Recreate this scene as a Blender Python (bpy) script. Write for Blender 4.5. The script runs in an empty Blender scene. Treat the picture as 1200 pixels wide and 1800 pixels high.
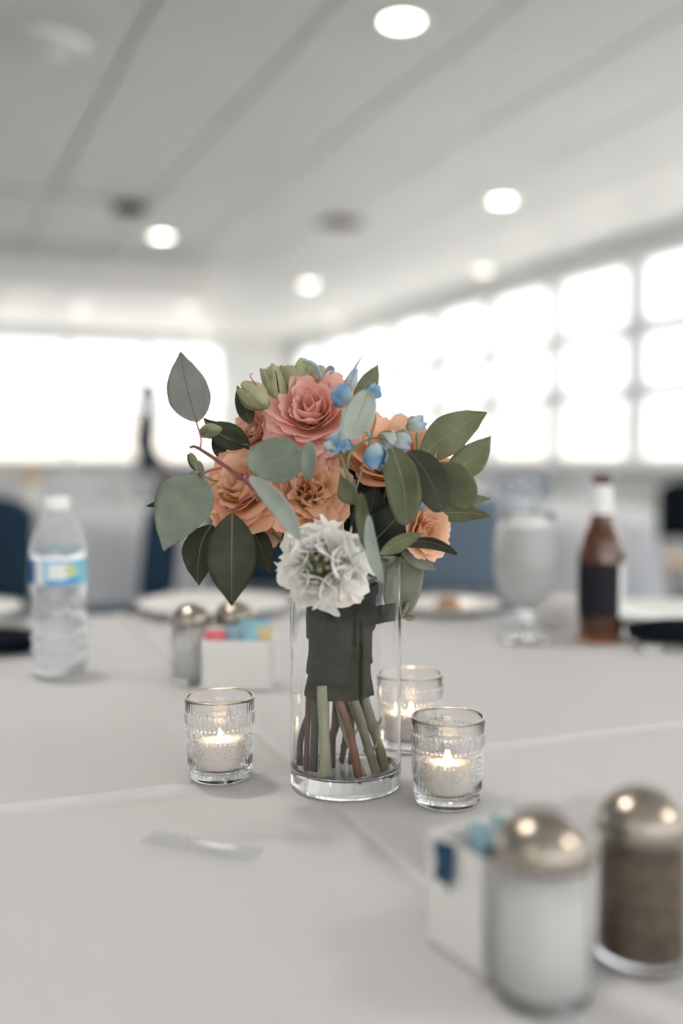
import bpy, bmesh, math, random
from mathutils import Vector, Matrix, noise
PI = math.pi
random.seed(7)
S = bpy.context.scene
COL = S.collection

# ------------------------------------------------------------------ camera, world, light, exposure
CAM_H = 1.015            # camera height; table top is at 0.75
FPX = 1740.0             # focal length in pixels of the 1200x1800 frame
TILT = math.atan(100 / FPX)
cd = bpy.data.cameras.new('camera'); cam = bpy.data.objects.new('camera', cd); COL.objects.link(cam)
cam.location = (0, 0, CAM_H); cam.rotation_euler = (PI / 2 - TILT, 0, 0)
cd.sensor_fit = 'VERTICAL'; cd.sensor_height = 36; cd.sensor_width = 24; cd.lens = 36 * FPX / 1800
cd.clip_start = 0.02; cd.clip_end = 400
cd.dof.use_dof = True; cd.dof.focus_distance = 0.785; cd.dof.aperture_fstop = 1.6; cd.dof.aperture_blades = 0
S.camera = cam

w = bpy.data.worlds.new('World'); S.world = w; w.use_nodes = True
bg = w.node_tree.nodes['Background']
bg.inputs['Color'].default_value = (0.88, 0.94, 1.0, 1); bg.inputs['Strength'].default_value = 1.0

sd_ = bpy.data.lights.new('sun', 'SUN'); sun = bpy.data.objects.new('sun', sd_); COL.objects.link(sun)
sd_.energy = 6.0; sd_.color = (1.0, 0.95, 0.87); sd_.angle = math.radians(1.0)
sun.rotation_euler = (math.radians(34), math.radians(-14), 0)     # high, from behind the camera and the left

vs = S.view_settings
vs.view_transform = 'Standard'; vs.look = 'None'; vs.gamma = 1; vs.use_curve_mapping = False
vs.exposure = 1.5

# ------------------------------------------------------------------ helpers
TH = math.radians(23.3)          # heading of the hall against the camera
FWD = Vector((0, math.cos(TILT), -math.sin(TILT))); UP = Vector((0, math.sin(TILT), math.cos(TILT))); RT = Vector((1, 0, 0))
CP = Vector((0, 0, CAM_H))
def P(px, py, dep): return CP + (FWD + RT * ((px - 600) / FPX) + UP * ((900 - py) / FPX)) * dep
def T(px, py, z=0.75):
    r = FWD + RT * ((px - 600) / FPX) + UP * ((900 - py) / FPX)
    return CP + r * ((z - CAM_H) / r.z)
def hall(v, u, z=0.0): return Vector((v * math.cos(TH) - u * math.sin(TH), v * math.sin(TH) + u * math.cos(TH), z))

def mat(name, col, rough=0.5, metal=0.0, trans=0.0, ior=1.45, var=0.0, vscale=30.0, bump=0.0, bscale=200.0, spec=0.5, translucent=0.0, sheen=0.0, col2=None):
    m = bpy.data.materials.new(name); m.use_nodes = True
    nt = m.node_tree; b = nt.nodes['Principled BSDF']; out = nt.nodes['Material Output']
    c = (col[0], col[1], col[2], 1)
    b.inputs['Base Color'].default_value = c; b.inputs['Roughness'].default_value = rough
    b.inputs['Metallic'].default_value = metal; b.inputs['Transmission Weight'].default_value = trans
    b.inputs['IOR'].default_value = ior; b.inputs['Specular IOR Level'].default_value = spec
    if sheen: b.inputs['Sheen Weight'].default_value = sheen
    tc = nt.nodes.new('ShaderNodeTexCoord')
    csock = None
    if var or col2:
        n = nt.nodes.new('ShaderNodeTexNoise'); n.inputs['Scale'].default_value = vscale; n.inputs['Detail'].default_value = 4
        nt.links.new(tc.outputs['Object'], n.inputs['Vector'])
        r = nt.nodes.new('ShaderNodeValToRGB')
        a2 = col2 if col2 else tuple(min(1, x * (1 + var)) for x in col)
        a1 = col if col2 else tuple(x * (1 - var) for x in col)
        r.color_ramp.elements[0].position = 0.35; r.color_ramp.elements[1].position = 0.65
        r.color_ramp.elements[0].color = (*a1, 1); r.color_ramp.elements[1].color = (*a2, 1)
        nt.links.new(n.outputs['Fac'], r.inputs['Fac']); nt.links.new(r.outputs['Color'], b.inputs['Base Color'])
        csock = r.outputs['Color']
    if bump:
        n = nt.nodes.new('ShaderNodeTexNoise'); n.inputs['Scale'].default_value = bscale
        nt.links.new(tc.outputs['Object'], n.inputs['Vector'])
        bp = nt.nodes.new('ShaderNodeBump'); bp.inputs['Strength'].default_value = bump; bp.inputs['Distance'].default_value = 0.001
        nt.links.new(n.outputs['Fac'], bp.inputs['Height']); nt.links.new(bp.outputs['Normal'], b.inputs['Normal'])
    if translucent:
        tr = nt.nodes.new('ShaderNodeBsdfTranslucent'); tr.inputs['Color'].default_value = c
        if csock: nt.links.new(csock, tr.inputs['Color'])
        mx = nt.nodes.new('ShaderNodeMixShader'); mx.inputs[0].default_value = translucent
        nt.links.new(b.outputs[0], mx.inputs[1]); nt.links.new(tr.outputs[0], mx.inputs[2]); nt.links.new(mx.outputs[0], out.inputs[0])
    return m

def emis(name, col, s):
    m = bpy.data.materials.new(name); m.use_nodes = True; nt = m.node_tree; nt.nodes.clear()
    e = nt.nodes.new('ShaderNodeEmission'); e.inputs[0].default_value = (*col, 1); e.inputs[1].default_value = s
    o = nt.nodes.new('ShaderNodeOutputMaterial'); nt.links.new(e.outputs[0], o.inputs[0]); return m

def thin_glass(name, col=(1, 1, 1), gloss=0.6, haze=0.0, base=0.03):
    # a thin sheet: light goes straight through, the surface mirrors by Fresnel
    m = bpy.data.materials.new(name); m.use_nodes = True; nt = m.node_tree; nt.nodes.clear()
    t = nt.nodes.new('ShaderNodeBsdfTransparent'); t.inputs[0].default_value = (*col, 1)
    g = nt.nodes.new('ShaderNodeBsdfGlossy'); g.inputs['Roughness'].default_value = 0.02
    lw = nt.nodes.new('ShaderNodeLayerWeight'); lw.inputs['Blend'].default_value = 0.5
    pw = nt.nodes.new('ShaderNodeMath'); pw.operation = 'POWER'; pw.inputs[1].default_value = 5.0
    f = nt.nodes.new('ShaderNodeMath'); f.operation = 'MULTIPLY_ADD'; f.inputs[1].default_value = gloss; f.inputs[2].default_value = base
    nt.links.new(lw.outputs['Facing'], pw.inputs[0]); nt.links.new(pw.outputs[0], f.inputs[0])
    mx = nt.nodes.new('ShaderNodeMixShader'); o = nt.nodes.new('ShaderNodeOutputMaterial')
    nt.links.new(f.outputs[0], mx.inputs[0]); nt.links.new(g.outputs[0], mx.inputs[2]); nt.links.new(mx.outputs[0], o.inputs[0])
    if haze:
        h = nt.nodes.new('ShaderNodeBsdfTranslucent'); h.inputs[0].default_value = (0.95, 0.96, 0.97, 1); h2 = nt.nodes.new('ShaderNodeBsdfDiffuse'); h2.inputs[0].default_value = (0.95, 0.96, 0.97, 1)
        a = nt.nodes.new('ShaderNodeMixShader'); nt.links.new(h.outputs[0], a.inputs[1]); nt.links.new(h2.outputs[0], a.inputs[2])
        m2 = nt.nodes.new('ShaderNodeMixShader'); m2.inputs[0].default_value = haze
        nt.links.new(t.outputs[0], m2.inputs[1]); nt.links.new(a.outputs[0], m2.inputs[2]); nt.links.new(m2.outputs[0], mx.inputs[1])
    else: nt.links.new(t.outputs[0], mx.inputs[1])
    return m

def petal_mat(name, base, mid, edge, translucent=0.35):
    m = bpy.data.materials.new(name); m.use_nodes = True; nt = m.node_tree
    b = nt.nodes['Principled BSDF']; out = nt.nodes['Material Output']
    b.inputs['Roughness'].default_value = 0.62; b.inputs['Specular IOR Level'].default_value = 0.25
    uv = nt.nodes.new('ShaderNodeUVMap'); uv.uv_map = 'UVMap'
    sp = nt.nodes.new('ShaderNodeSeparateXYZ'); nt.links.new(uv.outputs[0], sp.inputs[0])
    tc = nt.nodes.new('ShaderNodeTexCoord')
    n = nt.nodes.new('ShaderNodeTexNoise'); n.inputs['Scale'].default_value = 60; n.inputs['Detail'].default_value = 3
    nt.links.new(tc.outputs['Object'], n.inputs['Vector'])
    ma = nt.nodes.new('ShaderNodeMath'); ma.operation = 'MULTIPLY_ADD'; ma.inputs[1].default_value = 0.5
    nt.links.new(n.outputs['Fac'], ma.inputs[0])
    sb = nt.nodes.new('ShaderNodeMath'); sb.operation = 'SUBTRACT'; sb.inputs[1].default_value = 0.25
    nt.links.new(sp.outputs['Y'], sb.inputs[0]); nt.links.new(sb.outputs[0], ma.inputs[2])
    r = nt.nodes.new('ShaderNodeValToRGB'); cr = r.color_ramp
    cr.elements[0].position = 0.1; cr.elements[0].color = (*base, 1)
    cr.elements[1].position = 1.0; cr.elements[1].color = (*edge, 1)
    e = cr.elements.new(0.55); e.color = (*mid, 1)
    nt.links.new(ma.outputs[0], r.inputs['Fac'])
    # fine lengthwise petal veins as a slight relief
    wv = nt.nodes.new('ShaderNodeTexWave'); wv.inputs['Scale'].default_value = 9; wv.inputs['Distortion'].default_value = 2.5; wv.bands_direction = 'X'
    nt.links.new(uv.outputs[0], wv.inputs['Vector'])
    bp = nt.nodes.new('ShaderNodeBump'); bp.inputs['Strength'].default_value = 0.12; bp.inputs['Distance'].default_value = 0.0008
    nt.links.new(wv.outputs['Fac'], bp.inputs['Height']); nt.links.new(bp.outputs['Normal'], b.inputs['Normal'])
    nt.links.new(r.outputs['Color'], b.inputs['Base Color'])
    tr = nt.nodes.new('ShaderNodeBsdfTranslucent'); nt.links.new(r.outputs['Color'], tr.inputs['Color'])
    mx = nt.nodes.new('ShaderNodeMixShader'); mx.inputs[0].default_value = translucent
    nt.links.new(b.outputs[0], mx.inputs[1]); nt.links.new(tr.outputs[0], mx.inputs[2]); nt.links.new(mx.outputs[0], out.inputs[0])
    return m

def link(name, me, m=None, parent=None, loc=None, rot=None):
    o = bpy.data.objects.new(name, me); COL.objects.link(o)
    if m and me is not None and not me.materials: me.materials.append(m)
    if parent: o.parent = parent
    if loc is not None: o.location = loc
    if rot is not None: o.rotation_euler = rot
    return o
def mesh(name, verts, faces, smooth=True, uvs=None):
    me = bpy.data.meshes.new(name); me.from_pydata([tuple(v) for v in verts], [], faces); me.update()
    if smooth: me.polygons.foreach_set('use_smooth', [True] * len(me.polygons))
    if uvs:
        ul = me.uv_layers.new(name='UVMap')
        for l in me.loops: ul.data[l.index].uv = uvs[l.vertex_index]
    return me
def tag(o, label, cat, group=None, kind=None):
    o['label'] = label
    if cat: o['category'] = cat
    if group: o['group'] = group
    if kind: o['kind'] = kind
    return o
def thing(name, label, cat, loc=(0, 0, 0), rz=0, group=None):
    o = bpy.data.objects.new(name, None); COL.objects.link(o); o.empty_display_size = 0.02
    o.location = loc; o.rotation_euler = (0, 0, rz); return tag(o, label, cat, group)
def struct(o): o['kind'] = 'structure'; return o
def dup(root, loc, rz, label, group=None):
    r = root.copy(); COL.objects.link(r); r.location = loc; r.rotation_euler = (0, 0, rz); r['label'] = label
    if group: r['group'] = group
    for ch in list(root.children):
        c = ch.copy(); COL.objects.link(c); c.parent = r
        for g in list(ch.children):
            d = g.copy(); COL.objects.link(d); d.parent = c
    return r

def lathe(name, prof, seg=48, smooth=True, closed=False, wob=None):
    """prof = [(r,z)...]; closed joins last ring to first (a hollow shell)"""
    vs_, fs = [], []
    n = len(prof)
    rings = []
    for (r, z) in prof:
        if r < 1e-6:
            rings.append([len(vs_)]); vs_.append((0, 0, z))
        else:
            rings.append(list(range(len(vs_), len(vs_) + seg)))
            for k in range(seg):
                a = 2 * PI * k / seg; rr = r * (1 + (wob(a, z) if wob else 0))
                vs_.append((rr * math.cos(a), rr * math.sin(a), z))
    for i in range(n if closed else n - 1):
        A, B = rings[i], rings[(i + 1) % n]
        if len(A) == 1 and len(B) == 1: continue
        for k in range(seg):
            k2 = (k + 1) % seg
            if len(A) == 1: fs.append((A[0], B[k2], B[k]))
            elif len(B) == 1: fs.append((A[k], A[k2], B[0]))
            else: fs.append((A[k], A[k2], B[k2], B[k]))
    me = mesh(name, vs_, fs, smooth)
    bm = bmesh.new(); bm.from_mesh(me); bmesh.ops.recalc_face_normals(bm, faces=bm.faces); bm.to_mesh(me); bm.free()
    return me

def box_geo(x0, x1, y0, y1, z0, z1, b=0.0):
    bm = bmesh.new(); bmesh.ops.create_cube(bm, size=1)
    for v in bm.verts:
        v.co = Vector(((x0 + x1) / 2 + v.co.x * (x1 - x0), (y0 + y1) / 2 + v.co.y * (y1 - y0), (z0 + z1) / 2 + v.co.z * (z1 - z0)))
    if b: bmesh.ops.bevel(bm, geom=list(bm.edges), offset=b, segments=2, affect='EDGES', profile=0.5)
    return bm
def box(name, x0, x1, y0, y1, z0, z1, m, parent=None, b=0.0, loc=None, rot=None):
    bm = box_geo(x0, x1, y0, y1, z0, z1, b); me = bpy.data.meshes.new(name); bm.to_mesh(me); bm.free()
    return link(name, me, m, parent, loc, rot)
def boxes(name, lst, m, parent=None, loc=None, rot=None, b=0.0):
    me = bpy.data.meshes.new(name); tot = bmesh.new()
    for l in lst:
        bm = box_geo(*l, b); t = bpy.data.meshes.new('t'); bm.to_mesh(t); bm.free(); tot.from_mesh(t); bpy.data.meshes.remove(t)
    tot.to_mesh(me); tot.free()
    return link(name, me, m, parent, loc, rot)

def bez(pts, n=14):
    """Catmull-Rom through points of Vectors"""
    out = []
    p = [pts[0] + (pts[0] - pts[1])] + list(pts) + [pts[-1] + (pts[-1] - pts[-2])]
    for i in range(1, len(p) - 2):
        for k in range(n):
            t = k / n
            a, b_, c, d = p[i - 1], p[i], p[i + 1], p[i + 2]
            out.append(0.5 * ((2 * b_) + (c - a) * t + (2 * a - 5 * b_ + 4 * c - d) * t * t + (3 * b_ - a - 3 * c + d) * t ** 3))
    out.append(pts[-1].copy()); return out
def tube_geo(pts, radii, seg=8, cap=True):
    vs_, fs = [], []
    n = len(pts); up = Vector((0.3, 0.2, 0.9)).normalized()
    for i in range(n):
        d = (pts[min(i + 1, n - 1)] - pts[max(i - 1, 0)]).normalized()
        s = d.cross(up)
        if s.length < 1e-4: s = d.cross(Vector((1, 0, 0)))
        s.normalize(); u2 = s.cross(d); r = radii[i] if isinstance(radii, (list, tuple)) else radii
        for k in range(seg):
            a = 2 * PI * k / seg; vs_.append(pts[i] + (s * math.cos(a) + u2 * math.sin(a)) * r)
    for i in range(n - 1):
        for k in range(seg):
            k2 = (k + 1) % seg; fs.append((i * seg + k, i * seg + k2, (i + 1) * seg + k2, (i + 1) * seg + k))
    if cap: fs.append(tuple(range(seg))[::-1]); fs.append(tuple(range((n - 1) * seg, n * seg)))
    return vs_, fs
def tube(name, pts, r0, r1, m, parent=None, seg=8, n=10):
    c = bez(pts, n) if len(pts) > 2 else [pts[0].lerp(pts[1], k / 4) for k in range(5)]
    rad = [r0 + (r1 - r0) * i / (len(c) - 1) for i in range(len(c))]
    v, f = tube_geo(c, rad, seg); return link(name, mesh(name, v, f), m, parent)

def solid(o, th):
    md = o.modifiers.new('thick', 'SOLIDIFY'); md.thickness = th; md.offset = 0; return o

# ------------------------------------------------------------------ materials
M = {}
M['cloth'] = mat('white_tablecloth', (0.585, 0.58, 0.59), 0.85, bump=0.25, bscale=900, sheen=0.1)
M['farcloth'] = mat('far_tablecloth', (0.60, 0.61, 0.635), 0.85)
M['ceil'] = mat('ceiling_panel', (0.89, 0.885, 0.865), 0.55, var=0.015, vscale=2)
M['seam'] = mat('ceiling_joint', (0.60, 0.60, 0.58), 0.8)
M['wall'] = mat('wall_paint', (0.80, 0.80, 0.78), 0.7)
M['frame'] = mat('window_frame', (0.86, 0.87, 0.87), 0.45)
M['carpet'] = mat('navy_carpet', (0.018, 0.035, 0.055), 0.95, var=0.3, vscale=40)
M['ground'] = mat('pale_ground', (0.66, 0.64, 0.60), 0.9, var=0.06, vscale=0.4)
M['hill'] = mat('pale_bluff', (0.30, 0.28, 0.25), 0.9, var=0.07, vscale=0.15)
M['pane'] = thin_glass('window_pane')
M['glass'] = mat('clear_glass', (1, 1, 1), 0.0, trans=1.0, ior=1.46)
M['votive'] = mat('pressed_glass', (1, 1, 1), 0.03, trans=1.0, ior=1.30)
M['thin'] = thin_glass('thin_clear_plastic', (0.97, 0.98, 0.99), 1.2, 0.22, 0.05)
M['thinclear'] = thin_glass('thin_clear_glass', (0.97, 0.98, 0.99), 1.3, 0.08, 0.06)
M['amber'] = mat('amber_glass', (0.30, 0.085, 0.014), 0.04, trans=0.9, ior=1.45)
M['amber'].node_tree.nodes['Principled BSDF'].inputs['Coat Weight'].default_value = 1.0
M['water'] = mat('icy_water', (0.93, 0.94, 0.94), 0.35, trans=0.30, ior=1.2)
M['steel'] = mat('brushed_steel', (0.42, 0.375, 0.325), 0.25, metal=1.0)  # brown reflection of the warm room is put into this colour
M['chrome'] = mat('polished_steel', (0.75, 0.75, 0.75), 0.12, metal=1.0)
M['gold'] = mat('gold_rim', (0.90, 0.72, 0.58), 0.2, metal=1.0)
M['salt'] = mat('salt', (0.86, 0.86, 0.85), 0.9, bump=0.3, bscale=600)
M['pepper'] = mat('pepper', (0.10, 0.075, 0.05), 0.9, col2=(0.26, 0.20, 0.14), vscale=260)
M['ceramic'] = mat('white_ceramic', (0.80, 0.79, 0.77), 0.3)
M['wax'] = mat('white_wax', (0.95, 0.86, 0.79), 0.5)
M['wax'].node_tree.nodes['Principled BSDF'].inputs['Subsurface Weight'].default_value = 0.4
M['wax'].node_tree.nodes['Principled BSDF'].inputs['Subsurface Radius'].default_value = (0.02, 0.012, 0.008)
M['wick'] = mat('black_wick', (0.03, 0.025, 0.02), 0.9)
M['flame'] = emis('candle_flame', (1.0, 0.68, 0.38), 300)
M['lamp'] = emis('lamp_disc', (1.0, 0.95, 0.87), 4.0)
M['lampdim'] = emis('dim_lamp_disc', (1.0, 0.95, 0.87), 2.2)
M['trim'] = mat('white_trim', (0.85, 0.85, 0.83), 0.4)
M['vent'] = mat('bronze_vent', (0.17, 0.14, 0.10), 0.5, metal=0.2)
M['black'] = mat('black_fabric', (0.006, 0.010, 0.015), 0.95, spec=0.1)
M['navy'] = mat('navy_fabric', (0.012, 0.04, 0.075), 0.85)
M['blue'] = mat('denim_blue_fabric', (0.17, 0.23, 0.30), 0.85)
M['beige'] = mat('beige_fabric', (0.62, 0.52, 0.42), 0.8)
M['chairmetal'] = mat('grey_chair_frame', (0.30, 0.32, 0.34), 0.4, metal=0.6)
M['label_blue'] = mat('pale_blue_label', (0.25, 0.62, 0.78), 0.4)
M['label_deep'] = mat('deep_blue_label', (0.02, 0.12, 0.40), 0.4)
M['label_mid'] = mat('bright_blue_label', (0.03, 0.36, 0.72), 0.4)
M['label_white'] = mat('white_label', (0.85, 0.86, 0.86), 0.5)
M['label_yellow'] = mat('yellow_green_label', (0.62, 0.70, 0.28), 0.5)
M['label_dark'] = mat('dark_label', (0.018, 0.018, 0.024), 0.6, spec=0.15)
M['cap'] = mat('white_cap', (0.95, 0.95, 0.95), 0.4)
M['packet_blue'] = mat('blue_packet', (0.006, 0.045, 0.10), 0.6)
M['packet_pale'] = mat('pale_blue_packet', (0.35, 0.55, 0.66), 0.6)
M['packet_sky'] = mat('sky_blue_packet', (0.30, 0.60, 0.74), 0.6)
M['packet_pink'] = mat('pink_packet', (0.85, 0.18, 0.22), 0.6)
M['packet_yellow'] = mat('straw_packet', (0.68, 0.55, 0.30), 0.6)
M['packet_white'] = mat('white_packet', (0.82, 0.82, 0.80), 0.6)
M['skin'] = mat('skin', (0.62, 0.42, 0.33), 0.5)
M['hair'] = mat('brown_hair', (0.10, 0.065, 0.045), 0.6)
M['suit'] = mat('dark_suit', (0.012, 0.03, 0.05), 0.8)
M['bread'] = mat('bread_crust', (0.45, 0.27, 0.14), 0.8, var=0.2, vscale=60)
# plants
M['sage'] = mat('sage_leaf', (0.165, 0.195, 0.15), 0.55, spec=0.3, translucent=0.12, col2=(0.245, 0.28, 0.225), vscale=45)
M['sagepale'] = mat('pale_sage_leaf', (0.37, 0.42, 0.37), 0.55, spec=0.3, translucent=0.15, col2=(0.46, 0.51, 0.46), vscale=40)
M['greyleaf'] = mat('grey_leaf', (0.17, 0.175, 0.155), 0.55, translucent=0.1, col2=(0.215, 0.22, 0.20), vscale=40)
M['olive'] = mat('olive_leaf', (0.115, 0.12, 0.06), 0.5, spec=0.3, translucent=0.22, col2=(0.16, 0.175, 0.10), vscale=50)
M['olivelit'] = mat('lit_olive_leaf', (0.17, 0.185, 0.095), 0.5, spec=0.3, translucent=0.28, col2=(0.23, 0.25, 0.145), vscale=50)  # paler copy of the olive leaf; light shining through is put into the colour
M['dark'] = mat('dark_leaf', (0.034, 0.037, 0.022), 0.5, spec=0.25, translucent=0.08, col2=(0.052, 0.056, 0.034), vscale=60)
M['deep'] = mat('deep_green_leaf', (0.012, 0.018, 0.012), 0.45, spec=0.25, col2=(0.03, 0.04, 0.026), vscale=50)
M['rib_pale'] = mat('pale_midrib', (0.27, 0.28, 0.18), 0.5)
M['rib_tan'] = mat('tan_midrib', (0.30, 0.21, 0.14), 0.5)
M['rib_dark'] = mat('dull_midrib', (0.13, 0.13, 0.08), 0.5)
M['redstem'] = mat('red_brown_stem', (0.14, 0.055, 0.05), 0.5, col2=(0.22, 0.06, 0.075), vscale=40)
M['pinkstem'] = mat('pink_red_stem', (0.38, 0.07, 0.10), 0.5)
M['greenstem'] = mat('green_stem', (0.22, 0.25, 0.13), 0.5, var=0.2, vscale=60)
M['bud'] = mat('green_bud', (0.36, 0.36, 0.21), 0.55, translucent=0.2, col2=(0.48, 0.46, 0.28), vscale=70)
M['buddark'] = mat('dull_green_bud', (0.14, 0.15, 0.085), 0.55, col2=(0.30, 0.29, 0.18), vscale=90)
M['bluep'] = petal_mat('blue_petal', (0.50, 0.62, 0.66), (0.16, 0.33, 0.55), (0.36, 0.56, 0.74), 0.25)
M['bluepale'] = petal_mat('pale_blue_petal', (0.42, 0.44, 0.34), (0.55, 0.62, 0.66), (0.30, 0.46, 0.62), 0.25)
M['ribbon'] = mat('dark_green_ribbon', (0.022, 0.025, 0.014), 0.75, bump=0.5, bscale=1500, col2=(0.040, 0.043, 0.026), vscale=300, spec=0.1)
M['pink'] = petal_mat('pink_rose_petal', (0.93, 0.66, 0.40), (0.94, 0.52, 0.41), (0.95, 0.60, 0.55))
M['peach'] = petal_mat('peach_rose_petal', (0.92, 0.48, 0.18), (0.92, 0.52, 0.29), (0.94, 0.60, 0.42))
M['peachpale'] = petal_mat('pale_peach_petal', (0.90, 0.63, 0.36), (0.92, 0.60, 0.41), (0.94, 0.66, 0.53))
M['yellowpeach'] = petal_mat('yellow_peach_petal', (0.84, 0.56, 0.20), (0.92, 0.65, 0.34), (0.94, 0.58, 0.43))
M['coral'] = petal_mat('orange_rose_petal', (0.93, 0.38, 0.11), (0.93, 0.54, 0.28), (0.95, 0.68, 0.50))
M['whitep'] = petal_mat('white_petal', (0.80, 0.82, 0.64), (0.95, 0.94, 0.91), (0.96, 0.95, 0.93), 0.3)

# ------------------------------------------------------------------ the hall (local x = v across, y = u along)
ROT = (0, 0, TH)
V0, V1, U0, U1, HC = -4.6, 5.31, -3.2, 14.2, 2.75
struct(box('floor', V0 - .3, V1 + .3, U0 - .3, U1 + .3, -0.1, 0.0, M['carpet'], rot=ROT))
ceil = struct(box('ceiling', V0 - .3, V1 + .3, U0 - .3, U1 + .3, HC + 0.03, HC + 0.15, M['seam'], rot=ROT))
pitch = 0.64; v = 0.88 - pitch * 9
while v < V1:
    a, b_ = max(v + 0.012, V0), min(v + pitch - 0.012, V1)
    box('ceiling_panel', a, b_, U0, U1, HC, HC + 0.035, M['ceil'], ceil, b=0.004)
    v += pitch
SILL, MIDA, MIDB, TOP = 0.94, 1.52, 2.02, 2.60
def winmesh(name, W, rows, depth=0.10, vbar=0.04, h=0.035):
    """frame of a window bay, local x across, y through the wall"""
    bars = [(-W / 2, -W / 2 + vbar, -depth / 2, depth / 2, rows[0], rows[-1]), (W / 2 - vbar, W / 2, -depth / 2, depth / 2, rows[0], rows[-1])]
    for i, z in enumerate(rows):
        z0, z1 = (z, z + h) if i == 0 else (z - h, z) if i == len(rows) - 1 else (z - h, z + h)
        bars.append((-W / 2 + vbar, W / 2 - vbar, -depth / 2, depth / 2, z0, z1))
    return bars
pane_cache = {}
wcount = [0]
def window(W, rows, v, u, rz, vbar=0.04, h=0.035):
    wcount[0] += 1
    key = (W, tuple(rows), vbar)
    if key not in pane_cache:
        o = boxes('window_%d' % wcount[0], winmesh('f', W, rows, 0.10, vbar, h), M['frame'])
        panes = []
        for i in range(len(rows) - 1):
            bm = box_geo(-W / 2 + vbar, W / 2 - vbar, -0.003, 0.003, rows[i] + h, rows[i + 1] - h)
            me = bpy.data.meshes.new('pane'); bm.to_mesh(me); bm.free(); me.materials.append(M['pane']); panes.append(me)
        bm = box_geo(-W / 2, W / 2, -0.14, 0.14, rows[0] - 0.04, rows[0]); me = bpy.data.meshes.new('window_sill'); bm.to_mesh(me); bm.free(); me.materials.append(M['frame'])
        pane_cache[key] = (o.data, panes, me)
    else:
        o = link('window_%d' % wcount[0], pane_cache[key][0])
    o.location = hall(v, u); o.rotation_euler = (0, 0, TH + rz); struct(o)
    for pm in pane_cache[key][1]: link('pane', pm, parent=o)
    link('window_sill', pane_cache[key][2], parent=o)
rowsR = [SILL, MIDA, MIDB, TOP]; rowsB = [0.95, 1.67, TOP]
u = 6.42 - 1.1 * 8
us = []
while u < U1 - 0.3: us.append(u); u += 1.1
for u in us:
    if u + 1.1 <= U1 + 0.01: window(1.1, rowsR, V1 + 0.05, u + 0.55, PI / 2, 0.098, 0.062)
uL, uH = us[0], us[-1] if us[-1] + 1.1 > U1 + 0.01 else us[-1] + 1.1
boxes_r = [(V1, V1 + 0.12, U0, U1, 0, SILL - .04), (V1, V1 + 0.12, U0, U1, TOP, HC + .03), (V1, V1 + .12, U0, uL, SILL - .04, TOP), (V1, V1 + .12, uH, U1, SILL - .04, TOP)]
struct(boxes('wall_right', boxes_r, M['wall'], rot=ROT))
vb = 4.19 - 1.11 * 10
for k in range(10): window(1.11, rowsB, vb + 1.11 * (k + 0.5), U1 + 0.05, 0)
struct(boxes('wall_back', [(V0, V1 + .12, U1, U1 + .12, 0, 0.91), (V0, V1 + .12, U1, U1 + .12, TOP, HC + .03), (V0, vb, U1, U1 + .12, .91, TOP), (4.19, V1 + .12, U1, U1 + .12, .91, TOP)], M['wall'], rot=ROT))
# unseen left and rear walls; their distance and windows set to light the hall
rowsL = [0.45, 1.55, TOP]
for k in range(10, 15): window(1.1, rowsL, V0 - 0.05, -2.9 + 1.1 * (k + 0.5), -PI / 2)
struct(boxes('wall_left', [(V0 - .12, V0, U0, U1, 0, .41), (V0 - .12, V0, U0, U1, TOP, HC + .03), (V0 - .12, V0, U0, -2.9 + 11.0, .41, TOP), (V0 - .12, V0, -2.9 + 16.5, U1, .41, TOP)], M['wall'], rot=ROT))
for k in range(8): window(1.1, rowsL, -4.0 + 1.1 * (k + 0.5), U0 - 0.05, PI)
struct(boxes('wall_rear', [(V0, V1, U0 - .12, U0, 0, .41), (V0, V1, U0 - .12, U0, TOP, HC + .03), (V0, -4.0, U0 - .12, U0, .41, TOP), (4.8, V1, U0 - .12, U0, .41, TOP)], M['wall'], rot=ROT))
# soffit beam across the left of the hall
struct(box('trim_1', V0, 2.62, 9.15, 9.45, 2.56, HC + 0.01, M['ceil'], rot=ROT))
# outside: pale ground and a pale bluff all round
gme = lathe('ground', [(0.001, -0.35), (30, -0.35), (70, -0.35), (140, -0.35)], 48)
struct(link('ground', gme, M['ground']))
vsb, fsb = [], []
for k in range(160):
    a = 2 * PI * k / 160
    for j, (r, z) in enumerate([(62, -0.5), (64, 1.6), (68, 3.2), (76, 4.2), (90, 4.4)]):
        zz = z + (0.5 * noise.noise(Vector((math.cos(a) * 6, math.sin(a) * 6, j))) if j else 0)
        vsb.append((r * math.cos(a), r * math.sin(a), zz))
for k in range(160):
    for j in range(4):
        a, b_ = k * 5 + j, ((k + 1) % 160) * 5 + j
        fsb.append((a, b_, b_ + 1, a + 1))
struct(link('hillside', mesh('hillside', vsb, fsb), M['hill']))

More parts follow.
